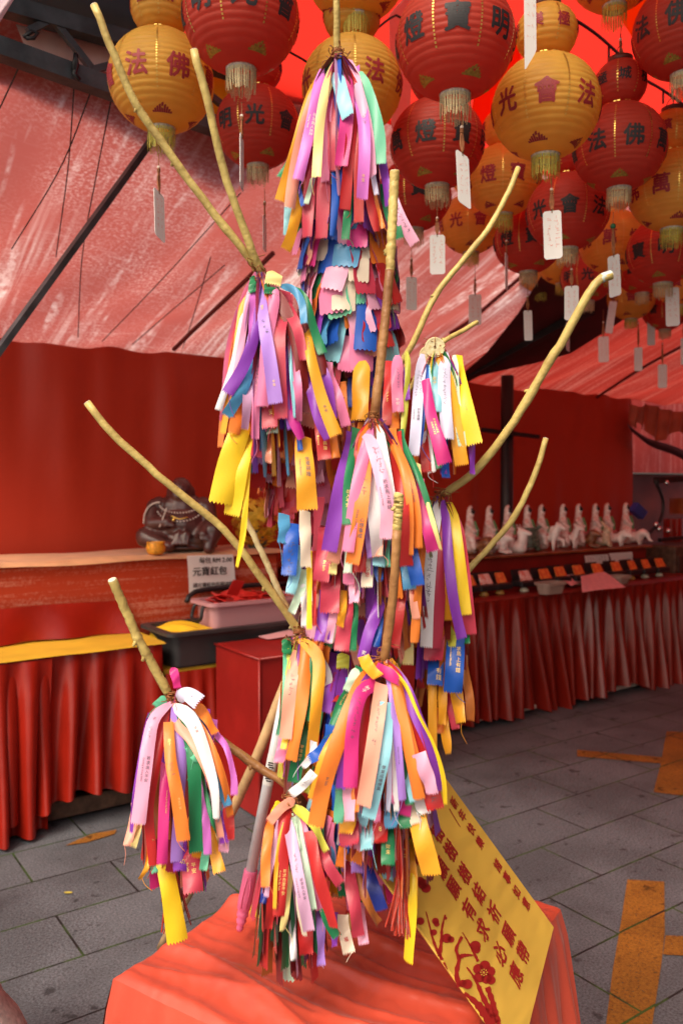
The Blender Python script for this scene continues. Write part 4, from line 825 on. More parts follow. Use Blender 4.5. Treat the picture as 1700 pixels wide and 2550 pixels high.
# wish cards --------------------------------------------------------
M['cord'] = mat('orange_brown_cord', (.30, .11, .04), .7, var=.3, vscale=60); M['bead'] = mat('pale_bead', (.7, .6, .5), .3); M['beadg'] = mat('green_bead', (.01, .12, .05), .25)
def wish_tag(key, x, ytop, ybot, wpx, ycord, label, lean=0, edge=0, text=None, bead='bead', skew=0, rng=random.Random(1), extra=0):
    """paper card hung on a cord: px x of its middle, top and bottom rows, apparent width; edge = card turned away in degrees"""
    Y = LY[key] - extra; top = P(x, ytop, Y); bot = P(x + lean, ybot, Y); sc_ = Y / F; hgt = (top - bot).length
    t = thing('wish_card', label, 'wish card', top, 'wish cards hanging under the lanterns')
    dn = (bot - top).normalized(); az = math.atan2(top.x, top.y); w_ = wpx * sc_ / max(math.cos(R(edge)), .12)
    ex = Matrix.Rotation(-az + R(edge), 3, 'Z') @ Vector((1, 0, 0)); ex = (ex - dn * ex.dot(dn)).normalized(); n_ = dn.cross(ex).normalized()
    if n_.y > 0: n_ = -n_
    c = .12 * w_; hw = w_ / 2
    out = [(-hw + c, 0), (hw - c, 0), (hw, c), (hw, hgt - c), (hw - c, hgt), (-hw + c, hgt), (-hw, hgt - c), (-hw, c)]
    f = [top + ex * a + dn * b2 + dn * (a / hw * skew * sc_) for a, b2 in out]; k = len(f); th = n_ * .0009
    mb = MB(); mb.add([p + th for p in f] + [p - th for p in f], [tuple(range(k)), tuple(range(2 * k - 1, k - 1, -1))] + [(i, (i + 1) % k, k + (i + 1) % k, k + i) for i in range(k)]); obj('card', mb, M['paper'], t, False)
    mb = MB(); cp = P(x + (lean * -.2), ycord, Y); L_ = (cp - top).length
    mb.tube([top + dn * .006 + n_ * .002, top - dn * .004, cp, P(x, ycord - 30, Y)], .0013, 5)
    for s in (-1, 0, 1): mb.tube(cr([top + n_ * .002, top.lerp(cp, .3) + ex * (.0045 * s), top.lerp(cp, .62) + ex * (.003 * s), top.lerp(cp, .75)], 8), .0022, 5)
    for j in range(3): mb.sphere(top.lerp(cp, .76 + .05 * j), (.0052, .0052, .003), 8, 5)
    obj('cord', mb, M['cord'], t); mb = MB(); mb.sphere(top.lerp(cp, .93), .009 if bead == 'beadg' else .0045, 10, 8); obj('bead', mb, M[bead], t)
    mb = MB(); ey = -dn
    if text:
        for i, ch in enumerate(text):
            vs, fs, _ = glyph(ch, 0, 9); o_ = top + dn * (hgt * (.22 + .2 * i)); mb.add([o_ + ex * a * w_ * .5 + ey * b2 * w_ * .5 + n_ * .002 + dn * (a * w_ * .5 / hw * skew * sc_) for a, b2 in vs], fs)
    elif edge < 60:
        for i in range(5):
            for cl in (-.2, .2):
                vs, fs = scribble(rng, 4); o_ = top + dn * (hgt * (.2 + .13 * i)) + ex * (cl * w_); mb.add([o_ + ex * a * w_ * .26 + ey * b2 * w_ * .3 + n_ * .002 for a, b2 in vs], fs)
    if mb.v: obj('lettering', mb, M['paleink'], t, False)
TG = [
 ('a', 396, 478, 595, 24, 412, 'card hanging on a long cord under the left yellow lantern', dict(lean=3, edge=50, skew=8)),
 ('b', 602, 340, 470, 8, 285, 'thin edge on card below the largest red lantern fringe', dict(edge=82)),
 ('c', 659, 540, 625, 8, 500, 'narrow edge on card left of the lower end of the top ribbons', dict(edge=80)),
 ('f', 1150, 382, 512, 30, 312, 'white card turned slightly aside under the large near red lantern', dict(lean=6, edge=35, skew=9)),
 ('g', 1088, 585, 683, 37, 540, 'white card over the pink tarpaulin under the middle red lantern', dict(lean=1, edge=5)),
 ('h', 1024, 690, 772, 26, 640, 'white card peeping out behind the ribbons right of the trunk', dict(edge=20)),
 ('i', 1260, 632, 722, 6, 598, 'edge on card right of the curved thin branch', dict(edge=80)),
 ('j', 1182, 733, 810, 31, 690, 'white card at the end of the short twig by the coins', dict(edge=0)),
 ('k', 1373, 525, 645, 44, 468, 'bright white rounded card facing the camera under the big yellow lantern', dict(lean=4, edge=0)),
 ('l', 1546, 182, 332, 54, 92, 'tilted white card with four faint red characters at the upper right', dict(lean=12, text='工作順利', edge=0)),
 ('n', 1526, 636, 738, 28, 558, 'white card with a green bead beside the bent branch tip', dict(lean=5, edge=35, bead='beadg', skew=-5)),
 ('p', 1422, 712, 797, 34, 668, 'white card left of the upper part of the thick branch', dict(edge=0)),
 ('q', 1313, 773, 848, 20, 735, 'narrow pale card with red print over the dark sheet', dict(lean=2, edge=20)),
 ('s', 1672, 716, 812, 32, 680, 'white card with faint red print at the right edge', dict(lean=2, edge=0)),
 ('u', 1501, 838, 902, 25, 800, 'small pale card right of the middle of the thick branch', dict(lean=1, edge=0)),
 ('v', 1526, 750, 830, 18, 730, 'grey shaded card leaning left below the bent branch tip', dict(lean=-12, edge=10)),
 ('t', 1588, 865, 924, 19, 800, 'small shaded card under the small far yellow lantern', dict(edge=10)),
 ('w', 1648, 908, 966, 21, 852, 'lowest small card near the right edge over the red tarpaulin', dict(edge=10)),
 ('w', 1620, 786, 860, 18, 765, 'narrow shaded card left of the smallest far red lantern', dict(edge=20)),
 ('v', 1413, 804, 874, 8, 790, 'thin edge on pink card behind the thick branch', dict(edge=78)),
 ('w', 1701, 842, 908, 14, 800, 'card cut off by the right picture edge', dict(edge=0)),
 ('d', 1318, -60, 152, 28, -120, 'long white card hanging from the top edge right of the near red lantern', dict(lean=2, edge=30, skew=-26, extra=.35))]
for key, x, a, b2, w_, yc, lab, kw in TG: wish_tag(key, x, a, b2, w_, yc, lab, **kw)
mb = MB(); mb.tube(cr([on_front(x, y, .08) for x, y in ((1290, -40), (1350, -5), (1400, 30), (1470, 75), (1515, 112), (1560, 155), (1600, 195), (1650, 225), (1720, 275))], 40), .006, 6)
for x, y, l in ((1515, 112, 60), (1650, 225, 45)): mb.tube([on_front(x, y, .08), on_front(x, y, .08) - ZX * (l / F * 2.5)], .005, 6)
tag(obj('power_cable', mb, M['black']), 'black cable sagging across the bright red roof at the upper right', 'cable')
mb = MB(); mb.tube(cr([on_front(x, y, .06) for x, y in ((690, 110), (740, 140), (800, 165), (880, 120), (980, 40), (1010, 60))], 20), .004, 6)
tag(obj('power_cable', mb, M['black']), 'thin black cable across the red roof behind the topmost ribbons', 'cable')
mb = MB(); q = [(-40, -60), (78, -40), (62, 20), (35, 70), (0, 115), (-40, 150)]
mb.grid(lambda a, b2: P(-140 + 225 * a - 150 * b2 * (.2 + .8 * a), -80 + 240 * b2, 1.2 + .25 * (1 - a) + .02 * math.sin(a * 18 + b2 * 3)), 30, 12)
tag(obj('curtain', mb, mat('pale_pink_drape', (.75, .55, .6), .35, sheen=.3, var=.12, vscale=6, transl=.25)), 'pale pink satin drape cut off in the top left corner', 'curtain')
# small things on the ground at the left
c = P(-140, 2470, 1.9); c = Vector((c.x, c.y, 0)); mb = MB()
mb.lathe([(.0, .0), (.2, .0), (.205, .1), (.195, .17), (.17, .23), (.135, .28), (.118, .33), (.122, .38), (.125, .415), (.11, .445), (.07, .462), (0, .466)], c, 40, sx=1, sy=.9)
tag(obj('stone_carving', mb, mat('pale_granite', (.42, .36, .34), .8, var=.25, vscale=60, bump=.12, bscale=160)), 'pale pinkish granite carving cut off at the lower left edge', 'stone carving')
c = ground(-75, 2290); t = thing('stand_base', 'dark round base on the paving at the left edge', 'stand base', c); mb = MB(); mb.lathe([(0, 0), (.085, 0), (.085, .012), (.06, .03), (.03, .04), (0, .04)], c, 24); obj('disc', mb, M['wood'], t)
mb = MB(); mb.tube([c + ZX * .035, c + ZX * .9], .015, 10); obj('pole', mb, M['steel'], t)
c = ground(170, 2226); mb = MB(); mb.grid(lambda a, b2: c + Vector((.03 * (a - .5), .016 * (b2 - .5) * math.sin(math.pi * (.15 + .7 * a)), .003 + .006 * abs(b2 - .5))), 6, 4); tag(obj('fallen_leaf', mb, mat('yellow_leaf', (.4, .33, .05), .7)), 'tiny yellow leaf lying on the grey paving at the left', 'leaf')
# ---------------------------------------------------------------- front table
TZ = 0.60; C0 = ground(282, 2424, TZ); TAx = Vector((.53, .85, 0)).normalized(); TBx = Vector((.85, -.53, 0)).normalized(); LA, LB = .69, .62
M['frontsatin'] = mat('coral_red_satin', (.56, .075, .040), .33, .5, sheen=.1, var=.1, vscale=4, bump=.3, bscale=11)
t = thing('draped_table', 'square table under glossy coral red satin carrying the ribbon tree', 'table', C0 + TAx * LA / 2 + TBx * LB / 2 - ZX * TZ)
def nse(x, y): return math.sin(x * 1.7 + 2 * math.sin(y * .9)) * math.cos(y * 1.3 + 1.5 * math.sin(x * 1.1))
wd = Vector((math.cos(R(-38)), math.sin(R(-38)), 0)); wp = Vector((-wd.y, wd.x, 0))   # the long creases run along wd
def crease(p):
    a = p.dot(wd); b2 = p.dot(wp) + .03 * math.sin(a * 5 + 1) + .015 * math.sin(a * 13)
    s = 0
    for k, (fq, am, ph) in enumerate(((11, .013, 1.0), (26, .0085, .4), (53, .004, 2.1), (17, .012, 4.0))):
        x = math.sin(b2 * fq + ph + .8 * math.sin(a * 3.1 + k)); s += am * ((1 - abs(x)) ** 2 * 1.6 - .5) * (.35 + .65 * (.5 + .5 * math.sin(a * 6.3 + k * 2 + b2 * 8)))
    return s + .0012 * nse(p.x * 60, p.y * 60)
def top_pt(a, b2):
    p = C0 + TAx * (LA * a) + TBx * (LB * b2); e = min(a * LA, (1 - a) * LA, b2 * LB, (1 - b2) * LB)
    fall = .012 * max(0, 1 - e / .02) ** 2
    return p + ZX * (crease(p) * min(1, .35 + e / .05) - fall)
mb = MB(); mb.grid(lambda a, b2: top_pt(a, b2), 150, 140); obj('top_cloth', mb, M['frontsatin'], t)
def front_skirt(p0, p1, out, seed, nf):
    r = random.Random(seed); ph = [r.uniform(0, 6) for _ in range(4)]; L_ = (p1 - p0).length
    def f(a, b2):
        p = p0.lerp(p1, a); z = crease(p) * .35 - .012; d = b2
        fold = math.sin(a * nf * 6.283 + ph[0] + .9 * math.sin(a * 7 + ph[1])) + .5 * math.sin(a * nf * 11.3 + ph[2] + d * 2)
        o = out * (.008 * min(1, d * 12) + .075 * d + .022 * fold * d ** .6 * (.4 + d))
        corner = .05 * d * ((max(0, a - .8) / .2) - (max(0, .2 - a) / .2))
        return p + o + (p1 - p0).normalized() * corner + ZX * (z - d * (TZ - .03) - .004 * math.sin(min(1, d * 10) * 1.57))
    mb = MB(); mb.grid(f, int(L_ * 190), 34); return obj('skirt', mb, M['frontsatin'], t)
c1 = C0 + TAx * LA; c2 = c1 + TBx * LB; c3 = C0 + TBx * LB
front_skirt(C0, c3, -TAx, 1, 9); front_skirt(c3, c2, TBx, 2, 9); front_skirt(c2, c1, TAx, 3, 8); front_skirt(c1, C0, -TBx, 4, 9)
for a in (.06, .94):
    for b2 in (.06, .94):
        mb = MB(); mb.box(C0 + TAx * LA * a + TBx * LB * b2 - ZX * (TZ / 2 + .012), TAx, TBx, ZX, .018, .018, TZ / 2 - .013); obj('leg', mb, M['wood'], t, False)
# ---------------------------------------------------------------- yellow poster board
SR = P(1376, 2310, 1.595); SB0 = P(1260, 2621, 1.303); sv = (P(1110, 1942, 1.62) - SR).normalized(); tv = (SB0 - SR); tv = (tv - sv * tv.dot(sv)); SWD = tv.length; tv.normalize()
sn = sv.cross(tv).normalized()
if sn.y > 0: sn = -sn
SLEN = .50; t = thing('poster_board', 'glossy yellow board with red writing and plum blossom leaning on the ribbon tree', 'sign board', SR + tv * SWD / 2)
M['signyel'] = mat('glossy_yellow_board', (.70, .45, .075), .2, .4, coat=.5)
n = M['signyel'].node_tree; tc = n.nodes.new('ShaderNodeTexCoord'); mp_ = n.nodes.new('ShaderNodeMapping'); mp_.inputs['Scale'].default_value = (3, 3, 9); no = n.nodes.new('ShaderNodeTexNoise'); no.inputs['Scale'].default_value = 1.6; no.inputs['Detail'].default_value = 2; bp = n.nodes.new('ShaderNodeBump'); bp.inputs['Distance'].default_value = .02; bp.inputs['Strength'].default_value = .8
n.links.new(tc.outputs['Object'], mp_.inputs[0]); n.links.new(mp_.outputs[0], no.inputs[0]); n.links.new(no.outputs[0], bp.inputs['Height']); n.links.new(bp.outputs[0], n.nodes['Principled BSDF'].inputs['Normal']); n.links.new(bp.outputs[0], n.nodes['Principled BSDF'].inputs['Coat Normal'])
mb = MB(); mb.bbox(SR + sv * SLEN / 2 + tv * SWD / 2, sv, tv, sn, SLEN / 2, SWD / 2, .0022, .0008); obj('board', mb, M['signyel'], t, False)
def S(x, y, lift=.0034):
    p = hit(940 + x / 3.409, 1930 + y / 3.409, SR + sn * lift, sn); return p
mb = MB()
for ch, x, y, sz in (('新', 645, 235, .024), ('年', 715, 340, .024), ('快', 790, 455, .024), ('樂', 865, 570, .024), ('諸', 1015, 765, .024), ('事', 1095, 870, .024), ('如', 1175, 990, .024), ('意', 1255, 1090, .024),
                     ('樹', 505, 485, .036), ('樹', 615, 640, .036), ('樹', 735, 835, .036), ('結', 855, 1000, .036), ('祈', 985, 1165, .037), ('願', 1110, 1350, .037), ('帶', 1230, 1505, .037),
                     ('許', 420, 640, .034), ('願', 540, 790, .036), ('願', 645, 955, .036), ('有', 770, 1140, .037), ('求', 890, 1310, .037), ('必', 1035, 1510, .037), ('應', 1170, 1690, .037)):
    vs, fs, _ = glyph(ch, 0, 9); o_ = S(x, y)
    for q, (bx, by) in enumerate(BOLD): mb.add([o_ - tv * (a + bx) * sz + sv * (b2 + by) * sz + sn * (.0002 * q) for a, b2 in vs], fs)
M['signred'] = mat('dark_red_print', (.36, .022, .02), .3, .5); obj('lettering', mb, M['signred'], t, False)
mb = MB()
def stroke(pts, ws):
    p = cr([Vector((x, y, 0)) for x, y in pts], 14); q = []
    for i, c in enumerate(p):
        d = (p[min(i + 1, 14)] - p[max(i - 1, 0)]).normalized(); w_ = ws[0] + (ws[1] - ws[0]) * i / 14; w_ *= 1 + .25 * math.sin(i * 2.3); q += [S(c.x - d.y * w_ / 2, c.y + d.x * w_ / 2), S(c.x + d.y * w_ / 2, c.y - d.x * w_ / 2)]
    mb.add(q, [(2 * i, 2 * i + 1, 2 * i + 3, 2 * i + 2) for i in range(14)])
def disc(x, y, rx, ry, ang=0, m=None):
    q = []
    for k in range(16):
        a = k / 16 * 6.283; u_, v_ = rx * math.cos(a), ry * math.sin(a); q.append(S(x + u_ * math.cos(ang) - v_ * math.sin(ang), y + u_ * math.sin(ang) + v_ * math.cos(ang), .0034 if m is None else .0042))
    (m or mb).poly(q)
for pts, ws in ((((410, 1160), (445, 1300), (480, 1430), (545, 1570)), (8, 30)), (((572, 1185), (545, 1300), (540, 1400), (525, 1540)), (12, 34)), (((715, 1370), (665, 1480), (690, 1560), (668, 1680), (690, 1800)), (22, 44)), (((690, 1545), (740, 1530), (810, 1530)), (44, 10)),
                 (((718, 1335), (780, 1440), (850, 1580)), (6, 26)), (((755, 1630), (830, 1740), (900, 1900), (985, 2060)), (10, 60)), (((930, 1800), (975, 1930), (1010, 2060), (1030, 2130)), (44, 44)), (((735, 1850), (830, 1930), (900, 2010), (985, 2120)), (24, 110)), (((325, 1120), (330, 1200), (333, 1280)), (5, 9)), (((607, 285), (650, 360), (700, 440)), (7, 5)), (((560, 1590), (590, 1650)), (20, 8))): stroke(pts, ws)
fl = (900, 1675)
for k in range(5):
    a = -1.4 + k * 1.257; disc(fl[0] + 52 * math.cos(a), fl[1] + 58 * math.sin(a), 46, 44)
for x, y, r_ in ((585, 1385, 42), (620, 1395, 30), (490, 1240, 30), (500, 1265, 24), (362, 1240, 34), (475, 1335, 28), (828, 1450, 46), (835, 1480, 36), (385, 925, 46), (410, 960, 42), (360, 900, 38), (760, 1775, 44), (720, 1770, 34), (960, 1740, 40), (575, 1215, 14)): disc(x, y, r_, r_ * .95)
obj('plum_branch', mb, M['signred'], t, False)
mb = MB()
for k in range(8):
    a = k * .785; disc(fl[0] + 26 * math.cos(a), fl[1] + 26 * math.sin(a), 6, 6, 0, mb)
disc(fl[0], fl[1], 9, 9, 0, mb); obj('blossom_centre', mb, M['signyel'], t, False)
# ---------------------------------------------------------------- the tree of bamboo sticks
def bamboo(name, c1, c2): 
    m = mat(name, c1, .42, .45, col2=c2, vscale=24, bump=.35, bscale=70); return m
M['bam'] = bamboo('pale_bamboo', (.64, .50, .16), (.44, .32, .10)); M['bamb'] = bamboo('brown_branch', (.40, .20, .07), (.24, .10, .035)); M['bamp'] = bamboo('cream_bamboo', (.70, .60, .32), (.5, .38, .16))
TBASE = Vector((.026, 1.66, TZ)); tree = thing('wish_tree', 'tree of tied bamboo sticks hung all over with ribbons, standing on the red table', 'wish tree', TBASE)
M['cut'] = mat('cut_wood', (.75, .68, .5), .7)
def branch(pts, r0, r1, m, knots=3, seed=1, name='branch'):
    r = random.Random(seed); c = cr([P(*p) if isinstance(p, tuple) else p for p in pts], 48); rad = []
    ks = [r.uniform(.1, .9) for _ in range(knots)]
    for i in range(49):
        f = i / 48; k_ = 1 + sum(.14 * math.exp(-((f - q) * 60) ** 2) for q in ks) + .02 * math.sin(i * .9 + seed); rad.append((r0 + (r1 - r0) * f) * k_); c[i] = c[i] + Vector((r.uniform(-1, 1), r.uniform(-1, 1), r.uniform(-1, 1))) * .0007
    mb = MB(); mb.tube(c, rad, 12); o = obj(name, mb, M[m], tree)
    if len(pts[0]) == 3 and isinstance(pts[0], tuple):
        d = (c[0] - c[1]).normalized(); mb = MB(); mb.tube([c[0] + d * .0003, c[0] + d * .0012], [rad[0] * .97, rad[0] * .85], 12); obj('cut_end', mb, M['cut'], o)
    for q in ks[:2]:                                     # short snag left where a twig was cut
        i = int(q * 48); d = (c[min(i + 2, 48)] - c[i]).normalized(); s_ = d.cross(Vector((r.uniform(-1, 1), -1, r.uniform(-1, 1)))).normalized()
        mb = MB(); mb.tube([c[i], c[i] + s_ * rad[i] * 1.5 + d * rad[i]], [rad[i] * .6, rad[i] * .3], 6); obj('twig_stub', mb, M[m], o)
    return o
AN = dict(A=(840, 150, 1.60), B=(650, 690, 1.42), C=(1085, 872, 1.50), D=(930, 1050, 1.40), E=(1095, 1240, 1.52), F=(745, 1585, 1.46), G=(955, 1645, 1.32), H=(432, 1745, 1.42), I=(722, 1998, 1.38))
core = lambda y: P(850 + (y - 100) * .017, y, 1.66)
branch([(836, -60, 1.60), (838, 60, 1.61), (840, 150, 1.63), core(600), core(1200), core(1800), TBASE + Vector((0, 0, .0))], .0062, .014, 'bam', 4, 3, 'trunk')
branch([(235, 12, 1.28), (290, 150, 1.30), (340, 262, 1.32), (430, 392, 1.35), (530, 528, 1.38), (600, 615, 1.40), (650, 690, 1.43), (760, 900, 1.56), core(1150)], .0058, .0075, 'bam', 3, 4)
branch([(482, 125, 1.30), (520, 262, 1.32), (555, 420, 1.35), (605, 560, 1.38), (655, 685, 1.42), (780, 920, 1.58), core(1250)], .0062, .0075, 'bam', 3, 5)
branch([(982, 425, 1.40), (976, 560, 1.40), (970, 680, 1.40)], .0082, .0075, 'bam', 2, 6)
branch([(970, 672, 1.40), (958, 800, 1.40), (945, 920, 1.40), (930, 1050, 1.41), (905, 1250, 1.55), core(1500)], .0078, .009, 'bamb', 2, 6)
branch([(1290, 418, 1.62), (1262, 485, 1.61), (1215, 570, 1.60), (1150, 650, 1.60), (1080, 742, 1.59), (1030, 850, 1.59), (960, 1000, 1.63), core(1400)], .0052, .0068, 'bam', 3, 7)
branch([(1521, 685, 1.42), (1495, 693, 1.42), (1462, 735, 1.42), (1400, 850, 1.44), (1365, 902, 1.45), (1275, 1055, 1.48), (1180, 1175, 1.51), (1092, 1245, 1.53), (990, 1380, 1.60), core(1650)], .0074, .0076, 'bam', 3, 8)
branch([(1357, 1092, 1.60), (1332, 1178, 1.60), (1280, 1285, 1.61), (1215, 1365, 1.62), (1155, 1430, 1.62), (1020, 1600, 1.64), core(1900)], .0055, .0072, 'bam', 3, 9)
branch([(218, 1003, 1.36), (270, 1070, 1.37), (325, 1122, 1.38), (425, 1210, 1.40), (560, 1322, 1.43), (655, 1445, 1.45), (745, 1575, 1.48), (810, 1700, 1.58), core(2000)], .0062, .0078, 'bam', 3, 10)
branch([(607, 1285, 1.50), (640, 1350, 1.50), (672, 1420, 1.50), (728, 1550, 1.50), (800, 1720, 1.6)], .0056, .0066, 'bamp', 2, 11)
branch([(280, 1443, 1.36), (320, 1535, 1.38), (348, 1598, 1.39), (372, 1640, 1.40), (428, 1742, 1.43), (490, 1800, 1.46), (550, 1842, 1.47), (640, 1908, 1.46), (725, 1965, 1.45), (790, 2060, 1.52), core(2230)], .0070, .0080, 'bamb', 3, 12)
branch([(280, 1443, 1.355), (320, 1535, 1.375), (348, 1598, 1.386), (372, 1640, 1.396), (418, 1724, 1.42)], .0076, .0078, 'bam', 2, 12)
branch([(993, 1232, 1.28), (988, 1320, 1.28)], .0078, .0070, 'bam', 1, 13)
branch([(988, 1318, 1.28), (982, 1430, 1.285), (970, 1550, 1.30), (955, 1645, 1.32), (930, 1800, 1.46), core(2100)], .0072, .0085, 'bamb', 2, 13)
branch([(1187, 803, 1.56), (1140, 830, 1.54), (1098, 856, 1.52), (1040, 930, 1.56), core(1300)], .0042, .005, 'bam', 1, 14)
branch([P(725, 1965, 1.45), (722, 1990, 1.40)], .006, .006, 'bamb', 0, 15)
a = P(1508, 690, 1.409); mb = MB(); mb.tube([P(1521, 684, 1.42), P(1500, 691, 1.42), P(1494, 696, 1.42)], .0080, 12, False); obj('tape', mb, mat('pale_blue_tape', (.50, .60, .55), .3), tree)
M['copper'] = mat('copper_wire', (.36, .15, .05), .45, metal=.5); M['copper2'] = mat('brown_twine', (.28, .09, .03), .7)
for k, (x, y, Y) in AN.items():                         # tangles of wire round each tying place
    r = random.Random(ord(k)); c = P(x, y, Y)
    for m_, n_, R_ in (('copper', 10, .009), ('copper2', 8, .011)):
        mb = MB()
        for _ in range(n_):
            p = c + Vector((r.gauss(0, .006), r.gauss(-.008, .004), r.gauss(-.002, .008))); q = [p]
            for s in range(5): p = p + Vector((r.gauss(0, R_ * .6), r.gauss(-.002, .008), r.gauss(0, R_ * .5))); q.append(c + (p - c) * .85)
            mb.tube(cr(q, 14), .0008, 4)
        for _ in range(3):
            a0 = r.uniform(0, 6); h_ = r.uniform(-.01, .012); mb.tube([c + Vector((.0105 * math.cos(a0 + s * .7), .0105 * math.sin(a0 + s * .7), h_ + s * .0008)) for s in range(11)], .0011, 4)
        obj('wire_tie', mb, M[m_], tree)
# ---------------------------------------------------------------- ribbons
COL = dict(red=(.50, .022, .022), crimson=(.52, .045, .085), hotpink=(.66, .035, .24), pink=(.80, .22, .42), lightpink=(.82, .40, .58), peach=(.88, .38, .27), orange=(.86, .24, .035), amber=(.88, .40, .025), yellow=(.90, .62, .02), paleyellow=(.88, .76, .30), lime=(.62, .64, .08),
           green=(.018, .22, .085), mint=(.14, .55, .34), palegreen=(.58, .80, .62), sky=(.30, .68, .80), blue=(.015, .10, .50), steel=(.08, .32, .58), purple=(.25, .05, .46), lilac=(.40, .22, .70), white=(.80, .80, .83), cream=(.74, .64, .50), lavender=(.64, .64, .84), maroon=(.19, .012, .014), orchid=(.66, .18, .64), brown=(.40, .13, .03), navy=(.015, .03, .25), mauve=(.70, .42, .64), magenta=(.55, .02, .28))
NAMES = dict(hotpink='hot pink', lightpink='light pink', paleyellow='pale yellow', palegreen='pale green', sky='sky blue', steel='steel blue', amber='amber', mint='mint green', lime='lime green', navy='navy blue')
RM = {}
for k, c in COL.items(): RM[k] = mat(k + '_ribbon', c, .36, .45, transl=.16, sheen=.15, var=.05, vscale=14, bump=.06, bscale=300)
BN = dict(A='topmost bundle', B='upper left bundle', C='bundle under the gold coins', D='middle bundle', E='right hand bundle', F='left bundle behind the grey pole', G='low centre bundle', H='far left bundle', I='bottom left bundle', S='shaggy fringe')
ribs = []                                               # (object, colour, zone, mean px x)
def ribbon_mesh(c3, widths, n0, twist, ncol, bow, tooth, rng, wavy=.002, nrow=None, pinch=0.0, curl=0.0):
    nrow = nrow or 16; c = cr(c3, nrow); rows = []; N = []
    for i, p in enumerate(c):
        t_ = (c[min(i + 1, nrow)] - c[max(i - 1, 0)]).normalized(); f = i / nrow
        n_ = (n0(p) if callable(n0) else n0); n_ = (n_ - t_ * n_.dot(t_)).normalized(); tw = twist[0] + (twist[1] - twist[0]) * f
        n_ = (Matrix.Rotation(tw, 3, t_) @ n_); s_ = n_.cross(t_); N.append((p, s_, n_, t_))
        w_ = widths[0] + (widths[1] - widths[0]) * f; w_ *= 1 - pinch * max(0, 1 - f / .16) ** 1.5; row = []
        for j in range(ncol + 1):
            a = j / ncol * 2 - 1; q = p + s_ * (a * w_ / 2) + n_ * (bow * w_ * (1 - a * a)) + n_ * (wavy * math.sin(f * 9 + a * 1.3 + bow * 50)) + n_ * (.9 * abs(bow) * w_ * max(0, f - .75) * 2 * a * curl)
            if i == nrow: q = q + t_ * (tooth if j % 2 else -tooth) * (1 if rng.random() > .06 else .3)
            row.append(q)
        rows.append(row)
    mb = MB(); mb.add([q for r_ in rows for q in r_], [(i * (ncol + 1) + j, i * (ncol + 1) + j + 1, (i + 1) * (ncol + 1) + j + 1, (i + 1) * (ncol + 1) + j) for i in range(nrow) for j in range(ncol)])
    return mb, N
def on_ribbon(N, widths, bow, f, ac, along, lift=.0011):
    """point at fraction f of the length moved by along metres, ac metres across"""
    m = len(N) - 1; L_ = sum((N[i + 1][0] - N[i][0]).length for i in range(m)); x = min(max(f + along / L_, 0), 1) * m; i = min(int(x), m - 1); t_ = x - i
    p = N[i][0].lerp(N[i + 1][0], t_); s_ = N[i][1].lerp(N[i + 1][1], t_).normalized(); n_ = N[i][2].lerp(N[i + 1][2], t_).normalized()
    w_ = widths[0] + (widths[1] - widths[0]) * (f); a = max(-1, min(1, ac / (w_ / 2))); ff = x / m
    return p + s_ * ac + n_ * (bow * w_ * (1 - a * a) + lift) + n_ * (.002 * math.sin(ff * 9 + a * 1.3 + bow * 50))
def write(mb, N, widths, bow, text, f0, size, ac=0.0, vertical=True, step=1.08, bold=.01):
    if vertical:
        L_ = sum((N[i + 1][0] - N[i][0]).length for i in range(len(N) - 1))
        for i, ch in enumerate(text):
            if ch == ' ': continue
            vs, fs, _ = glyph(ch, bold, .4); f = f0 + i * size * step / L_
            if f > .97: break
            mb.add([on_ribbon(N, widths, bow, f, ac + x * size, -y * size) for x, y in vs], fs)
    else:
        vs, fs, wd_ = glyph(text, bold, .6)
        mb.add([on_ribbon(N, widths, bow, f0, ac + y * size, (x + wd_ / 2) * size) for x, y in vs], fs)
def pen(mb, N, widths, bow, f0, n_, size, rng, ac=0.0):
    L_ = sum((N[i + 1][0] - N[i][0]).length for i in range(len(N) - 1))
    for i in range(n_):
        vs, fs = scribble(rng, 5); f = f0 + i * size * 1.25 / L_
        if f > .95: break
        mb.add([on_ribbon(N, widths, bow, f, ac + x * size, -y * size) for x, y in vs], fs)
INKS = {'g': 'goldink', 'k': 'penink', 'w': 'whiteink', 'r': 'redink'}
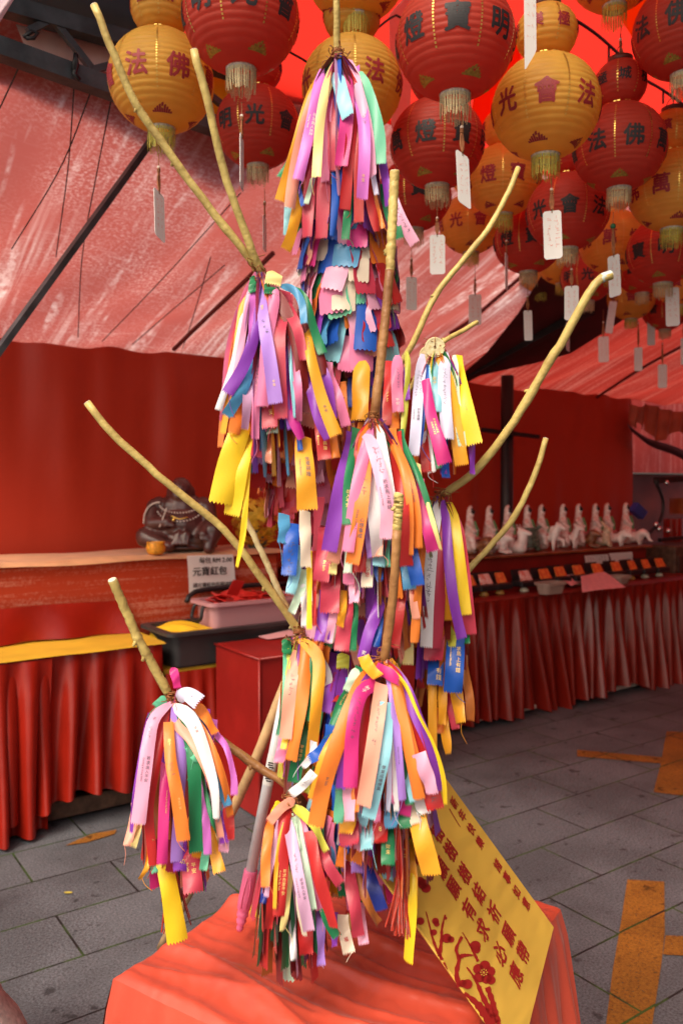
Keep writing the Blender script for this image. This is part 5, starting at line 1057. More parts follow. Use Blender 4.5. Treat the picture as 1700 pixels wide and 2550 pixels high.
def hero(zone, tf, col, wpx, pts, layer, text=None, rng=random.Random(11), bulge=.055, tooth=.0022, top=None):
    ox, oy, s = tf; x0, y0, Yb = AN[zone]
    px = [(ox + x / s, oy + y / s) for x, y in pts]
    if not hasattr(wpx, '__len__'): wpx = (wpx, wpx)
    dx, dy = px[0][0] - x0, px[0][1] - y0; ext = 45 < dy < 150 and abs(dx) < .75 * dy and layer < 3.5
    if ext: px = [(x0 + dx * .05 + rng.uniform(-8, 8), y0 + 6), (x0 + dx * .62, y0 + dy * .45)] + px
    tuck = .035 if (not ext and dy >= 45 and layer < 3.5) else 0
    if tuck: px = [(px[0][0] + (px[0][0] - px[1][0]) * .12, px[0][1] - 34)] + px
    c3 = []; d0 = .006 + layer * .0035
    L_ = 0; acc = [0]
    for i in range(1, len(px)): L_ += math.dist(px[i], px[i - 1]); acc.append(L_)
    far = max(0, px[0][1] - y0)                          # how far below the tie the visible part begins
    for i, (x, y) in enumerate(px):
        f = min(1, (acc[i] + far) / 260.0); b2 = bulge * (1 - (1 - f) ** 2)
        c3.append(P(x, y, Yb - d0 - b2 - layer * .007 * f + tuck * max(0, 1 - acc[i] / 90.0) - (.004 * rng.random() if i else 0)))
    wid = tuple(.93 * w_ / s * (Yb - .05) / F for w_ in wpx); bow = rng.uniform(.04, .12) * rng.choice((1, 1, 1, -1))
    mb, N = ribbon_mesh(c3, wid, lambda p: (CAM - p).normalized(), (R(rng.uniform(-14, 14)), R(rng.uniform(-12, 12) if text else rng.uniform(-42, 42))), 14, bow, tooth, rng, nrow=22 if ext else 16, pinch=.6 if (ext or dy < 45) and layer < 4.8 else 0, curl=0 if text else rng.choice((-2, -1, 0, 1, 2)))
    o = obj('wish_ribbon', mb, RM[col], None); mx = sum(p[0] for p in px) / len(px)
    wr = ''
    if text and (ext or tuck):
        el = math.dist(px[0], px[1]) + (math.dist(px[1], px[2]) if ext else 0); tl = sum(math.dist(px[i], px[i + 1]) for i in range(len(px) - 1)); text = [(it[0], it[1], el / tl + it[2] * (1 - el / tl)) + tuple(it[3:]) for it in text]
    if text:
        inks = {}
        for it in text:
            k = it[0]; inks.setdefault(k, MB()); m_ = inks[k]; sz = it[3] * wid[0]
            if it[1] == 'pen': pen(m_, N, wid, bow, it[2], it[4], sz, rng, (it[5] if len(it) > 5 else 0) * wid[0])
            elif it[1].startswith('>'): write(m_, N, wid, bow, it[1][1:], it[2], sz, it[4] * wid[0], False)
            else: write(m_, N, wid, bow, it[1], it[2], sz, (it[4] if len(it) > 4 else 0) * wid[0])
        for k, m_ in inks.items():
            if m_.v: obj('lettering', m_, M[INKS[k]], o, False, off=Vector(o.location)); wr = wr or {'g': 'gold', 'k': 'dark', 'w': 'white', 'r': 'red'}[k]
    if rng.random() < .22:                              # a pulled thread at the cut end
        q, s_, n_, t_ = N[-1]; a = q + s_ * (wid[1] * rng.choice((-.45, .45, .1))); th = MB(); dv = Vector((rng.uniform(-.02, .02), -.004, -rng.uniform(.015, .04)))
        th.tube(cr([a - t_ * .003, a + dv * .45 + Vector((rng.uniform(-.006, .006), 0, 0)), a + dv], 6), .0005, 4); obj('loose_thread', th, RM[col], o)
    ribs.append((o, col, zone, px[-1][0], px[-1][1], wr)); return o
TFA = (660, 90, 3.733); TFB = (500, 640, 3.733); TFC = (780, 640, 3.409); TFD = (640, 1100, 2.613); TFG = (640, 1550, 2.613); TFH = (300, 1680, 3.36); TFI = (600, 1930, 3.015)
PW = lambda k, f0, n_, ac=0: ('k', 'pen', f0, k, n_, ac)
H_ = [
# topmost bundle
('A', TFA, 'paleyellow', 92, [(640, 250), (550, 560), (505, 850), (475, 1310)], 3), ('A', TFA, 'sky', 135, [(660, 340), (720, 560), (765, 745)], 4),
('A', TFA, 'hotpink', 130, [(715, 255), (760, 500), (755, 800), (705, 1200)], 2), ('A', TFA, 'lightpink', 100, [(790, 215), (865, 500), (940, 800), (1005, 1300)], 2),
('A', TFA, 'orchid', 115, [(835, 410), (900, 700), (925, 1000), (900, 1510)], 3, [PW(.35, .25, 8, .1), ('g', '平安', .86, .3)]), ('A', TFA, 'mint', 110, [(880, 330), (985, 600), (1060, 900), (1070, 1185)], 2),
('A', TFA, 'orchid', 108, [(530, 300), (450, 700), (385, 1000), (305, 1340)], 2, [('w', '祈求貴人扶持', .47, .36, .18), ('w', '>Helping Hands', .48, .22, -.25)]),
('A', TFA, 'amber', 100, [(500, 370), (380, 700), (270, 1080), (135, 1530)], 1), ('A', TFA, 'peach', 118, [(510, 390), (350, 900), (260, 1350), (225, 1600)], 1),
('A', TFA, 'green', 80, [(430, 600), (270, 1080), (130, 1310)], 0), ('A', TFA, 'crimson', 125, [(640, 380), (640, 800), (645, 1240)], 1), ('A', TFA, 'pink', 90, [(600, 390), (565, 900), (555, 1350)], 0.6), ('A', TFA, 'yellow', 120, [(640, 900), (640, 1360)], .3),
('A', TFA, 'red', 110, [(830, 560), (790, 1000), (740, 1610)], 1), ('A', TFA, 'red', 100, [(860, 700), (870, 1200), (870, 1730)], .5), ('A', TFA, 'crimson', 135, [(560, 1000), (540, 1500), (520, 1880)], .3), ('A', TFA, 'crimson', 120, [(440, 1150), (400, 1600), (390, 1870)], 0),
('A', TFA, 'blue', 70, [(640, 1100), (650, 1500), (625, 1860)], 1), ('A', TFA, 'blue', 60, [(690, 1250), (685, 1600)], .6), ('A', TFA, 'blue', 40, [(300, 1300), (350, 1580)], .8), ('A', TFA, 'green', 80, [(790, 1450), (760, 1700), (745, 1890)], .8), ('A', TFA, 'purple', 85, [(1060, 1000), (1120, 1350), (1150, 1580)], .5),
('A', TFA, 'red', 95, [(930, 1300), (990, 1600), (1040, 1820)], .8), ('A', TFA, 'lavender', 50, [(970, 1100), (1035, 1480)], 1.2), ('A', TFA, 'sky', 80, [(215, 1600), (205, 1850)], .3), ('A', TFA, 'amber', 112, [(320, 1500), (240, 1860), (190, 1985)], 1),
('A', TFA, 'lightpink', 112, [(1180, 1480), (1260, 1700), (1390, 1930)], 1, [PW(.4, .3, 6, .1)]), ('A', TFA, 'green', 130, [(1130, 1500), (1200, 1750), (1235, 1890)], .4), ('A', TFA, 'orange', 45, [(1010, 1450), (1095, 1780)], 1), ('A', TFA, 'palegreen', 50, [(440, 1330), (380, 1560)], 1), ('A', TFA, 'maroon', 120, [(480, 1250), (470, 1700)], -.3),
# upper left bundle
('B', TFB, 'lilac', (100, 145), [(550, 265), (585, 600), (640, 950), (695, 1360)], 3, [('g', '弟子', .20, .34), PW(.42, .36, 3), ('g', '平安', .84, .3, .1)]), ('B', TFB, 'orchid', 85, [(490, 300), (490, 550), (472, 790)], 2.4),
('B', TFB, 'purple', 115, [(520, 340), (500, 700), (400, 1010), (245, 1270)], 2), ('B', TFB, 'pink', 118, [(680, 390), (610, 800), (570, 1390)], 1.2), ('B', TFB, 'crimson', 132, [(790, 470), (735, 640), (725, 900), (745, 1500)], 2, [('g', '弟子', .14, .4)]),
('B', TFB, 'crimson', (130, 90), [(790, 440), (890, 650), (960, 950)], 2.5, [('g', '弟', .22, .42)]), ('B', TFB, 'amber', (80, 130), [(985, 720), (1040, 1000), (1135, 1350), (1255, 1660)], 3, [PW(.42, .12, 4), ('k', '平安', .75, .42)]),
('B', TFB, 'purple', 100, [(1050, 880), (1170, 1150), (1240, 1500)], 1), ('B', TFB, 'purple', 92, [(1010, 1200), (1090, 1500), (1175, 1690)], 2), ('B', TFB, 'steel', 115, [(470, 880), (400, 1200), (240, 1480)], 1.2), ('B', TFB, 'white', 72, [(435, 340), (330, 900), (165, 1420)], .2),
('B', TFB, 'lightpink', 62, [(440, 400), (380, 800), (310, 1150)], .6), ('B', TFB, 'amber', 65, [(390, 420), (310, 1000), (205, 1640)], 0), ('B', TFB, 'orange', 125, [(410, 1250), (340, 1480), (305, 1640)], .4), ('B', TFB, 'mauve', 100, [(490, 900), (440, 1250), (410, 1600)], .8), ('B', TFB, 'pink', 78, [(530, 850), (515, 1300), (505, 1690)], .7, [PW(.4, .2, 10)]),
('B', TFB, 'crimson', 160, [(640, 1250), (640, 1590)], .6, [('g', '安', .62, .36, .12), ('g', '>Safe', .38, .26, -.25)]), ('B', TFB, 'pink', 82, [(850, 860), (900, 1200), (918, 1525)], 1.8), ('B', TFB, 'sky', 34, [(825, 860), (850, 1200), (870, 1490)], 2), ('B', TFB, 'magenta', 105, [(780, 1150), (850, 1480), (935, 1690)], 1.2), ('B', TFB, 'blue', 62, [(890, 1450), (925, 1800)], .9),
('B', TFB, 'green', 95, [(850, 280), (960, 400), (1045, 650), (1130, 900)], 1), ('B', TFB, 'steel', 75, [(740, 265), (860, 305), (935, 420), (960, 620)], 2.6), ('B', TFB, 'paleyellow', 165, [(690, 140), (665, 255)], 4), ('B', TFB, 'green', 150, [(660, 250), (655, 345)], 3.4), ('B', TFB, 'green', 95, [(505, 180), (480, 330)], 3),
('B', TFB, 'maroon', 110, [(960, 600), (1060, 800), (1150, 1100)], .6), ('B', TFB, 'maroon', 120, [(860, 700), (930, 1000), (960, 1450)], .3), ('B', TFB, 'pink', 100, [(1190, 1100), (1280, 1320), (1350, 1570)], .6), ('B', TFB, 'red', 135, [(1110, 1500), (1150, 1880)], .7, [('g', '>Business', .5, .2, -.3), ('g', '興隆', .66, .3, .15)]), ('B', TFB, 'orange', 90, [(1220, 1650), (1255, 1870)], .5), ('B', TFB, 'purple', 60, [(800, 900), (800, 1350), (830, 1600)], .9),
('B', TFB, 'yellow', (190, 255), [(365, 1600), (270, 1900), (190, 2290)], .9), ('B', TFB, 'yellow', (150, 180), [(430, 1680), (360, 2000), (285, 2400)], .5), ('B', TFB, 'yellow', (40, 62), [(455, 1800), (400, 2500), (335, 2880)], 1.2), ('B', TFB, 'amber', (165, 205), [(955, 1800), (975, 2060), (990, 2350)], 2.6, [('k', '生意興隆', .2, .3, .18), ('k', '>Prosper Business', .2, .15, -.28)]), ('B', TFB, 'palegreen', 120, [(665, 1500), (665, 1645)], .2), ('B', TFB, 'crimson', 130, [(560, 1560), (520, 1860)], .0), ('B', TFB, 'peach', 90, [(640, 1760), (615, 1900)], .2),
# bundle under the coins
('C', TFC, 'lavender', 98, [(925, 825), (890, 1150), (870, 1450), (850, 1680)], 3, [PW(.30, .2, 7, .15), PW(.26, .2, 9, -.2), ('k', '招財進寶', .58, .3, .15), ('k', '>Good Health', .58, .2, -.25)]), ('C', TFC, 'lavender', 112, [(1115, 800), (1110, 1150), (1140, 1550)], 2.3, [PW(.3, .25, 9)]),
('C', TFC, 'blue', 65, [(970, 910), (925, 1250), (895, 1600)], 2.4), ('C', TFC, 'hotpink', (75, 135), [(950, 1040), (1000, 1350), (1065, 1580), (1115, 1755)], 4, [('g', '祈求貴人扶持', .50, .30, .25), ('g', '祈求貴人扶持', .53, .26, -.12)]), ('C', TFC, 'sky', 95, [(1015, 880), (1030, 1100), (1050, 1320)], 1.6, [('g', '弟子', .38, .42)]), ('C', TFC, 'palegreen', 75, [(1195, 835), (1205, 1150), (1262, 1600)], 1.4, [PW(.4, .35, 5)]),
('C', TFC, 'yellow', (75, 165), [(1235, 950), (1290, 1250), (1360, 1590)], 1.8, [PW(.25, .5, 6)]), ('C', TFC, 'amber', (80, 125), [(1175, 1200), (1225, 1550), (1258, 1765)], 1.2, [PW(.3, .55, 4)]), ('C', TFC, 'red', 85, [(925, 1450), (960, 1820)], 1.1), ('C', TFC, 'white', 75, [(955, 1500), (1005, 1830)], .8, [PW(.4, .2, 5)]), ('C', TFC, 'green', 65, [(1035, 1600), (1065, 1790)], .6), ('C', TFC, 'purple', 60, [(1340, 1560), (1350, 1840)], .3), ('C', TFC, 'blue', 80, [(1105, 1650), (1125, 1870)], .4), ('C', TFC, 'purple', 60, [(1090, 1680), (1105, 1840)], .6), ('C', TFC, 'orange', 60, [(875, 1640), (862, 1810)], .4),
('C', TFC, 'pink', 105, [(712, 830), (708, 1050), (718, 1320)], .8, [PW(.25, .3, 6, .1), ('w', '平安', .8, .34)]), ('C', TFC, 'lime', 55, [(790, 800), (800, 1000), (755, 1530)], .6), ('C', TFC, 'purple', 50, [(780, 930), (800, 1215)], .4), ('C', TFC, 'amber', 160, [(415, 880), (400, 1130), (395, 1390)], -.4), ('C', TFC, 'red', 90, [(640, 1000), (620, 1430)], -.2, [('g', '>To Be Safe', .45, .25, 0)]), ('C', TFC, 'orange', 80, [(690, 1250), (690, 1460)], .1, [('g', '財運', .4, .4)]),
# middle bundle
('D', TFD, 'white', 98, [(775, -110), (812, 100), (875, 480)], 3), ('D', TFD, 'white', 102, [(725, 100), (765, 480), (780, 742)], 2.2), ('D', TFD, 'lightpink', 92, [(690, -40), (735, -10), (795, 180), (845, 430), (838, 632)], 4, [PW(.4, .2, 5, .1), ('k', '祈求馬上有錢', .52, .36, .2), ('k', '>Immediate Wealth', .56, .2, -.25)]), ('D', TFD, 'purple', 108, [(620, 20), (555, 250), (505, 500), (468, 712)], 2),
('D', TFD, 'green', 75, [(645, 0), (598, 250), (588, 540)], 2.3, [('g', '出入平安', .68, .4)]), ('D', TFD, 'red', 62, [(668, 0), (640, 260)], 1.4), ('D', TFD, 'pink', 85, [(700, 50), (640, 350), (590, 715)], 2.8), ('D', TFD, 'orange', 98, [(702, 20), (690, 300), (660, 550), (618, 795)], 3, [PW(.36, .3, 4), ('k', '心想事成', .66, .34, .18), ('k', '>Wishes Come True', .58, .22, -.2)]), ('D', TFD, 'peach', 105, [(570, 480), (530, 650), (490, 785)], 1), ('D', TFD, 'red', 95, [(900, 20), (938, 350), (950, 620), (972, 810)], 2.2),
('D', TFD, 'orange', 62, [(890, 0), (985, 230), (1035, 450), (1048, 690)], 2.2, [('k', '>Immediate Wealth', .5, .3, 0)]), ('D', TFD, 'orange', 52, [(870, 0), (955, 200), (998, 480), (1002, 735)], 2.6), ('D', TFD, 'green', 42, [(950, 10), (1060, 250), (1185, 650)], 1.2), ('D', TFD, 'hotpink', 95, [(1050, 330), (1110, 550), (1145, 715)], 2), ('D', TFD, 'paleyellow', 30, [(1060, 230), (1150, 550), (1192, 700)], 2.3), ('D', TFD, 'lilac', 42, [(712, 420), (730, 755)], 1.5), ('D', TFD, 'sky', 88, [(795, 640), (790, 812)], 1.2), ('D', TFD, 'mint', 42, [(850, 600), (848, 810)], .9), ('D', TFD, 'peach', 85, [(785, 600), (782, 752)], 1.7), ('D', TFD, 'red', 105, [(665, 620), (658, 852)], 1), ('D', TFD, 'palegreen', 62, [(605, 640), (588, 855)], .9),
('D', TFD, 'paleyellow', 58, [(505, 700), (490, 858)], .7), ('D', TFD, 'cream', 82, [(722, 720), (712, 945)], .9, [('r', '心想', .55, .4)]), ('D', TFD, 'blue', 95, [(990, 660), (1025, 830), (1045, 935)], 2.1), ('D', TFD, 'steel', 85, [(955, 720), (992, 958)], 1.4), ('D', TFD, 'crimson', 112, [(445, 640), (415, 905)], .9, [('g', '>Be Safe', .55, .22, .1)]), ('D', TFD, 'crimson', 135, [(478, 900), (470, 1112)], .7), ('D', TFD, 'peach', 55, [(1008, 880), (1018, 1050), (1035, 1150)], .9, [('r', '好運', .3, .6)]), ('D', TFD, 'purple', 82, [(790, 1080), (725, 1250), (688, 1410)], .6, [('w', '安', .88, .4)]), ('D', TFD, 'blue', 62, [(805, 1080), (768, 1335)], .3), ('D', TFD, 'crimson', 105, [(575, 1120), (548, 1360)], .6), ('D', TFD, 'green', 72, [(625, 1130), (612, 1360)], .3), ('D', TFD, 'lightpink', 60, [(505, 1070), (462, 1305)], .8), ('D', TFD, 'amber', 62, [(555, 1060), (540, 1200)], .9), ('D', TFD, 'purple', 105, [(450, 1050), (420, 1300)], .4), ('D', TFD, 'red', 95, [(925, 1000), (885, 1340)], .5), ('D', TFD, 'orange', 62, [(1068, 690), (1045, 1000), (1022, 1305)], .7), ('D', TFD, 'pink', 80, [(595, 820), (595, 925)], .5), ('D', TFD, 'blue', 62, [(775, 780), (800, 905)], .8), ('D', TFD, 'lightpink', 78, [(630, 930), (632, 1050)], .8), ('D', TFD, 'white', 50, [(300, 960), (310, 1200)], .3), ('D', TFD, 'yellow', 40, [(340, 800), (340, 1220)], .6), ('D', TFD, 'sky', 75, [(270, 760), (215, 990)], .3), ('D', TFD, 'blue', 105, [(225, 620), (205, 870)], .6, [PW(.4, .3, 4)]), ('D', TFD, 'cream', 82, [(312, 540), (318, 815)], .9), ('D', TFD, 'steel', 85, [(175, 560), (168, 660)], .3), ('D', TFD, 'red', 30, [(370, 800), (375, 1200)], .2), ('D', TFD, 'palegreen', 60, [(300, 920), (225, 1110)], .2),
# right-hand bundle
('E', TFD, 'amber', 78, [(1172, 408), (1188, 750), (1240, 1160)], 1), ('E', TFD, 'yellow', (110, 72), [(1248, 395), (1300, 700), (1362, 1125)], 1), ('E', TFD, 'purple', (62, 80), [(1228, 515), (1248, 800), (1280, 1050), (1332, 1282)], 3), ('E', TFD, 'crimson', 95, [(1290, 480), (1345, 900), (1385, 1255)], .4), ('E', TFD, 'white', 88, [(1132, 715), (1110, 1000), (1100, 1335)], 2.6, [PW(.42, .06, 7), PW(.3, .4, 4), ('k', '>Reaching Harmony', .55, .2, -.22)]), ('E', TFD, 'crimson', 105, [(1190, 720), (1178, 1080), (1150, 1342)], 1.4), ('E', TFD, 'crimson', 135, [(1160, 1250), (1142, 1420)], .8), ('E', TFD, 'maroon', 65, [(1215, 780), (1240, 1290)], .5), ('E', TFD, 'paleyellow', 78, [(985, 1180), (980, 1450)], .5), ('E', TFD, 'green', 82, [(1340, 1230), (1352, 1322)], .6), ('E', TFD, 'lime', 95, [(1262, 1240), (1262, 1342)], .5),
('E', TFG, 'blue', 128, [(1290, 150), (1282, 300), (1272, 452)], 1.8, [('g', '求馬上有錢', .12, .26, .2), ('g', '>Immediate Wealth', .08, .14, -.22)]), ('E', TFG, 'blue', 112, [(1162, 290), (1155, 408)], 1.2, [('g', '有錢', .25, .36, .2)]), ('E', TFG, 'amber', 62, [(1140, 400), (1140, 640), (1140, 865)], .6), ('E', TFG, 'amber', 64, [(1208, 400), (1202, 662)], .9), ('E', TFG, 'amber', 88, [(1292, 430), (1325, 652)], .9), ('E', TFG, 'brown', 62, [(1345, 300), (1380, 480), (1385, 640)], .3), ('E', TFG, 'amber', 68, [(1215, 640), (1242, 855)], .3), ('E', TFG, 'crimson', 72, [(1260, 520), (1292, 692)], .3), ('E', TFG, 'orange', 60, [(1180, 640), (1190, 720)], .2),
# left bundle
('F', TFG, 'mint', (62, 40), [(195, 110), (192, 350), (172, 540), (140, 735)], 1), ('F', TFG, 'green', 70, [(190, 100), (195, 210)], 1.8), ('F', TFG, 'peach', 88, [(255, 180), (215, 450), (185, 760)], 2.2, [PW(.3, .3, 5)]), ('F', TFG, 'orange', 90, [(312, 240), (285, 550), (222, 895)], 2), ('F', TFG, 'amber', 88, [(402, 265), (385, 550), (350, 885)], 2.8), ('F', TFG, 'green', 55, [(338, 220), (345, 450), (325, 640)], 1.4), ('F', TFG, 'green', 92, [(330, 580), (275, 830), (238, 1045)], 1, [('g', '學業進步', .5, .3, .15), ('g', '>Success', .55, .2, -.25)]), ('F', TFG, 'lime', 34, [(208, 170), (198, 420)], 1.6), ('F', TFG, 'yellow', 45, [(222, 580), (170, 825)], 1.6), ('F', TFG, 'pink', 75, [(172, 780), (140, 912)], 1), ('F', TFG, 'lightpink', 40, [(275, 200), (255, 560)], 1.7), ('F', TFG, 'purple', 92, [(495, 290), (465, 440), (438, 585)], 1.2, [('r', '>Good Business', .2, .3, .2)]), ('F', TFG, 'purple', 88, [(570, 290), (550, 450), (522, 585)], .8), ('F', TFG, 'lime', 90, [(562, 200), (555, 300)], 1.8), ('F', TFG, 'orange', 105, [(345, 150), (425, 175)], 2.2), ('F', TFG, 'white', 50, [(470, 370), (400, 515)], .8), ('F', TFG, 'red', 60, [(515, 330), (500, 520)], 1.4, [('g', '>To Come', .2, .34, 0)]),
# low centre bundle
('G', TFG, 'amber', (80, 100), [(690, 215), (725, 290), (785, 350)], 5), ('G', TFG, 'hotpink', (95, 80), [(770, 300), (850, 330), (925, 385)], 5), ('G', TFG, 'hotpink', 98, [(775, 390), (672, 470), (622, 700), (605, 1072)], 4, [('w', '弟子', .12, .36), PW(.3, .26, 8)]), ('G', TFG, 'peach', 102, [(812, 395), (785, 600), (740, 900), (690, 1195)], 5, [PW(.24, .16, 8), PW(.34, .5, 1)]), ('G', TFG, 'sky', 98, [(842, 520), (828, 800), (778, 1050), (722, 1275)], 4.2, [('k', '學業成績優異', .54, .28, .2), ('k', '>Excellent Academic Results', .52, .17, -.12), ('k', '>Excellent Results', .60, .14, -.34)]), ('G', TFG, 'lilac', 55, [(872, 430), (910, 750), (945, 1155)], 3, [('k', '>Wishes Come True', .55, .26, 0)]),
('G', TFG, 'purple', 65, [(645, 540), (572, 800), (540, 1085)], 2.4), ('G', TFG, 'orange', 112, [(610, 560), (500, 850), (430, 1080), (380, 1325)], 3, [('k', '>Be Safe', .6, .2, .1)]), ('G', TFG, 'amber', 95, [(555, 680), (440, 900), (370, 1155)], 2), ('G', TFG, 'red', 85, [(700, 450), (680, 800), (668, 1160)], 1.4), ('G', TFG, 'orange', 85, [(895, 430), (958, 700), (1010, 950), (1055, 1145)], 3), ('G', TFG, 'red', 75, [(935, 420), (1050, 750), (1120, 1010)], 2), ('G', TFG, 'orange', 62, [(940, 500), (1010, 800), (1080, 1085)], 2.4), ('G', TFG, 'lightpink', 100, [(1050, 850), (1105, 1000), (1140, 1110)], 4), ('G', TFG, 'purple', 85, [(1040, 620), (1140, 850), (1202, 1085)], 2), ('G', TFG, 'yellow', 26, [(1045, 590), (1150, 800), (1208, 1000), (1222, 1185)], 3), ('G', TFG, 'red', 122, [(1110, 1020), (1162, 1215)], 3, [PW(.3, .3, 3)]),
('G', TFG, 'mint', 80, [(545, 1050), (528, 1305)], 2), ('G', TFG, 'lightpink', 95, [(595, 1060), (602, 1290)], 2.2), ('G', TFG, 'orange', 62, [(640, 1050), (640, 1235)], 2.5), ('G', TFG, 'white', 34, [(885, 640), (895, 950), (905, 1225)], 2.4), ('G', TFG, 'lavender', 32, [(865, 700), (862, 1000), (850, 1230)], 2.2), ('G', TFG, 'pink', 34, [(875, 800), (885, 1180)], 2.6), ('G', TFG, 'hotpink', 90, [(965, 1130), (962, 1255)], 1.8), ('G', TFG, 'white', 100, [(1055, 1080), (1085, 1245)], 2), ('G', TFG, 'cream', 90, [(1010, 1170), (1040, 1312)], 1.6), ('G', TFG, 'green', 64, [(950, 900), (992, 1185)], 2.2), ('G', TFG, 'sky', 42, [(960, 950), (1012, 1165)], 2.6), ('G', TFG, 'palegreen', 70, [(650, 300), (605, 400), (585, 450)], 3), ('G', TFG, 'green', 58, [(650, 370), (545, 520), (498, 670)], 2.6, [('g', '>Family Luck', .45, .4, 0)]), ('G', TFG, 'steel', 95, [(610, 460), (560, 600)], 1.8), ('G', TFG, 'blue', 85, [(475, 750), (400, 850), (340, 890)], 1.6), ('G', TFG, 'white', 64, [(370, 975), (300, 1055), (225, 1115)], 4.5, [PW(.3, .1, 5)]), ('G', TFG, 'white', 50, [(360, 860), (300, 940)], 1),
('G', TFG, 'amber', (125, 140), [(1040, 1270), (1085, 1450), (1135, 1640)], 3), ('G', TFG, 'steel', 105, [(872, 1200), (870, 1332)], 1.2), ('G', TFG, 'green', 85, [(945, 1180), (965, 1335)], 1.4), ('G', TFG, 'red', 105, [(800, 1310), (800, 1432)], 1, [('g', '8', .3, .4)]), ('G', TFG, 'sky', 98, [(715, 1360), (710, 1480)], 1.2), ('G', TFG, 'crimson', 155, [(595, 1330), (600, 1452)], .8), ('G', TFG, 'green', 95, [(850, 1420), (850, 1580)], 1, [('g', '財來', .3, .34)]), ('G', TFG, 'amber', 120, [(590, 1290), (575, 1375)], 1.2), ('G', TFG, 'blue', 60, [(545, 700), (520, 1060)], 1.4), ('G', TFG, 'sky', 75, [(690, 1240), (690, 1320)], 1.5), ('G', TFG, 'pink', 50, [(780, 1180), (780, 1300)], 1.6), ('G', TFG, 'maroon', 70, [(745, 470), (700, 900)], 1),
# bottom left bundle
('I', TFI, 'mauve', 92, [(345, 300), (400, 600), (458, 900), (512, 1175)], 4, [('g', '弟', .08, .3), PW(.34, .36, 4), ('k', '祈求出入平安', .56, .28, .18), ('k', '>Coming & Going Safely', .54, .17, -.24)]), ('I', TFI, 'peach', (85, 75), [(400, 185), (300, 250), (215, 350)], 4.2), ('I', TFI, 'orange', 78, [(225, 330), (190, 580), (182, 840)], 3), ('I', TFI, 'lime', (95, 60), [(390, 230), (480, 300), (560, 400), (640, 570)], 3.2), ('I', TFI, 'palegreen', 55, [(420, 285), (450, 500), (495, 720), (545, 1010)], 2.6), ('I', TFI, 'palegreen', 45, [(385, 290), (430, 560)], 3.2), ('I', TFI, 'red', 95, [(322, 380), (312, 700), (282, 1055)], 3, [('g', '祈求合家平安', .52, .32, .2), ('g', '>Family To Be Safe', .52, .22, -.2)]),
('I', TFI, 'mauve', 52, [(285, 380), (232, 650), (190, 910)], 1.6), ('I', TFI, 'red', 98, [(515, 420), (580, 750), (695, 1140)], 3.6), ('I', TFI, 'crimson', 85, [(560, 420), (640, 650), (745, 820)], 2.8), ('I', TFI, 'amber', 32, [(305, 380), (265, 700), (252, 1000)], 3.4), ('I', TFI, 'red', 85, [(250, 760), (205, 1160)], 1), ('I', TFI, 'paleyellow', 58, [(375, 720), (342, 1000), (308, 1160)], 2.4), ('I', TFI, 'cream', 52, [(435, 660), (440, 1000), (478, 1200)], 1.8), ('I', TFI, 'white', 58, [(385, 1100), (395, 1385)], 1), ('I', TFI, 'red', 125, [(480, 1100), (490, 1350)], .8), ('I', TFI, 'green', 78, [(585, 860), (650, 1090), (722, 1215)], 2, [('g', '>Body Healthy', .3, .3, 0)]), ('I', TFI, 'pink', 64, [(510, 560), (550, 850), (592, 1010)], 1.6), ('I', TFI, 'lilac', 72, [(598, 1120), (602, 1430)], .9), ('I', TFI, 'cream', (90, 105), [(770, 1150), (812, 1335)], 1.6, [('r', '福', .5, .4)]), ('I', TFI, 'lightpink', 92, [(890, 1060), (922, 1270)], 1), ('I', TFI, 'crimson', 105, [(815, 760), (855, 1000), (882, 1215)], 2), ('I', TFI, 'navy', 105, [(930, 660), (995, 850), (1055, 1010)], 2.2), ('I', TFI, 'brown', 75, [(870, 760), (970, 1000), (1040, 1115)], 1.6),
('I', TFI, 'green', 105, [(1105, 500), (1110, 705)], 1.6, [('g', '貴人', .4, .3)]), ('I', TFI, 'sky', 105, [(1105, 600), (1102, 790)], 1.2), ('I', TFI, 'yellow', (70, 105), [(1270, 560), (1280, 900), (1255, 1400)], 2.6), ('I', TFI, 'amber', 60, [(1215, 450), (1290, 700), (1300, 1000)], 2), ('I', TFI, 'purple', 64, [(700, 1130), (702, 1290)], .6), ('I', TFI, 'orange', 78, [(770, 520), (740, 695)], 1.8), ('I', TFI, 'lilac', 98, [(875, 560), (870, 740)], 1.6), ('I', TFI, 'navy', 55, [(180, 820), (165, 965)], .6), ('I', TFI, 'steel', 60, [(700, 500), (690, 700)], 1), ('I', TFI, 'yellow', 60, [(290, 195), (245, 290)], 2.6),
# far left bundle
('H', TFH, 'lightpink', (105, 132), [(430, 235), (330, 310), (262, 430), (205, 800), (150, 1245)], 4.4, [('k', '子', .22, .3), PW(.3, .30, 3), ('k', '祈求出入平安', .52, .32, .2), ('k', '>Coming & Going Safely', .52, .2, -.2)]), ('H', TFH, 'white', (150, 60), [(440, 260), (560, 340), (640, 470), (720, 700), (785, 950), (802, 1200)], 4, [('r', '平安', .32, .2)]), ('H', TFH, 'lavender', (120, 150), [(470, 200), (560, 165), (665, 235)], 4.6, [('k', '弟', .7, .16)]), ('H', TFH, 'orange', (90, 122), [(402, 395), (420, 700), (472, 1000), (528, 1385)], 5, [('g', '弟子', .17, .36), PW(.36, .38, 3), ('g', '合家平安', .66, .28, .15)]), ('H', TFH, 'peach', (90, 62), [(465, 410), (600, 560), (722, 800), (800, 1100), (842, 1365)], 3.4),
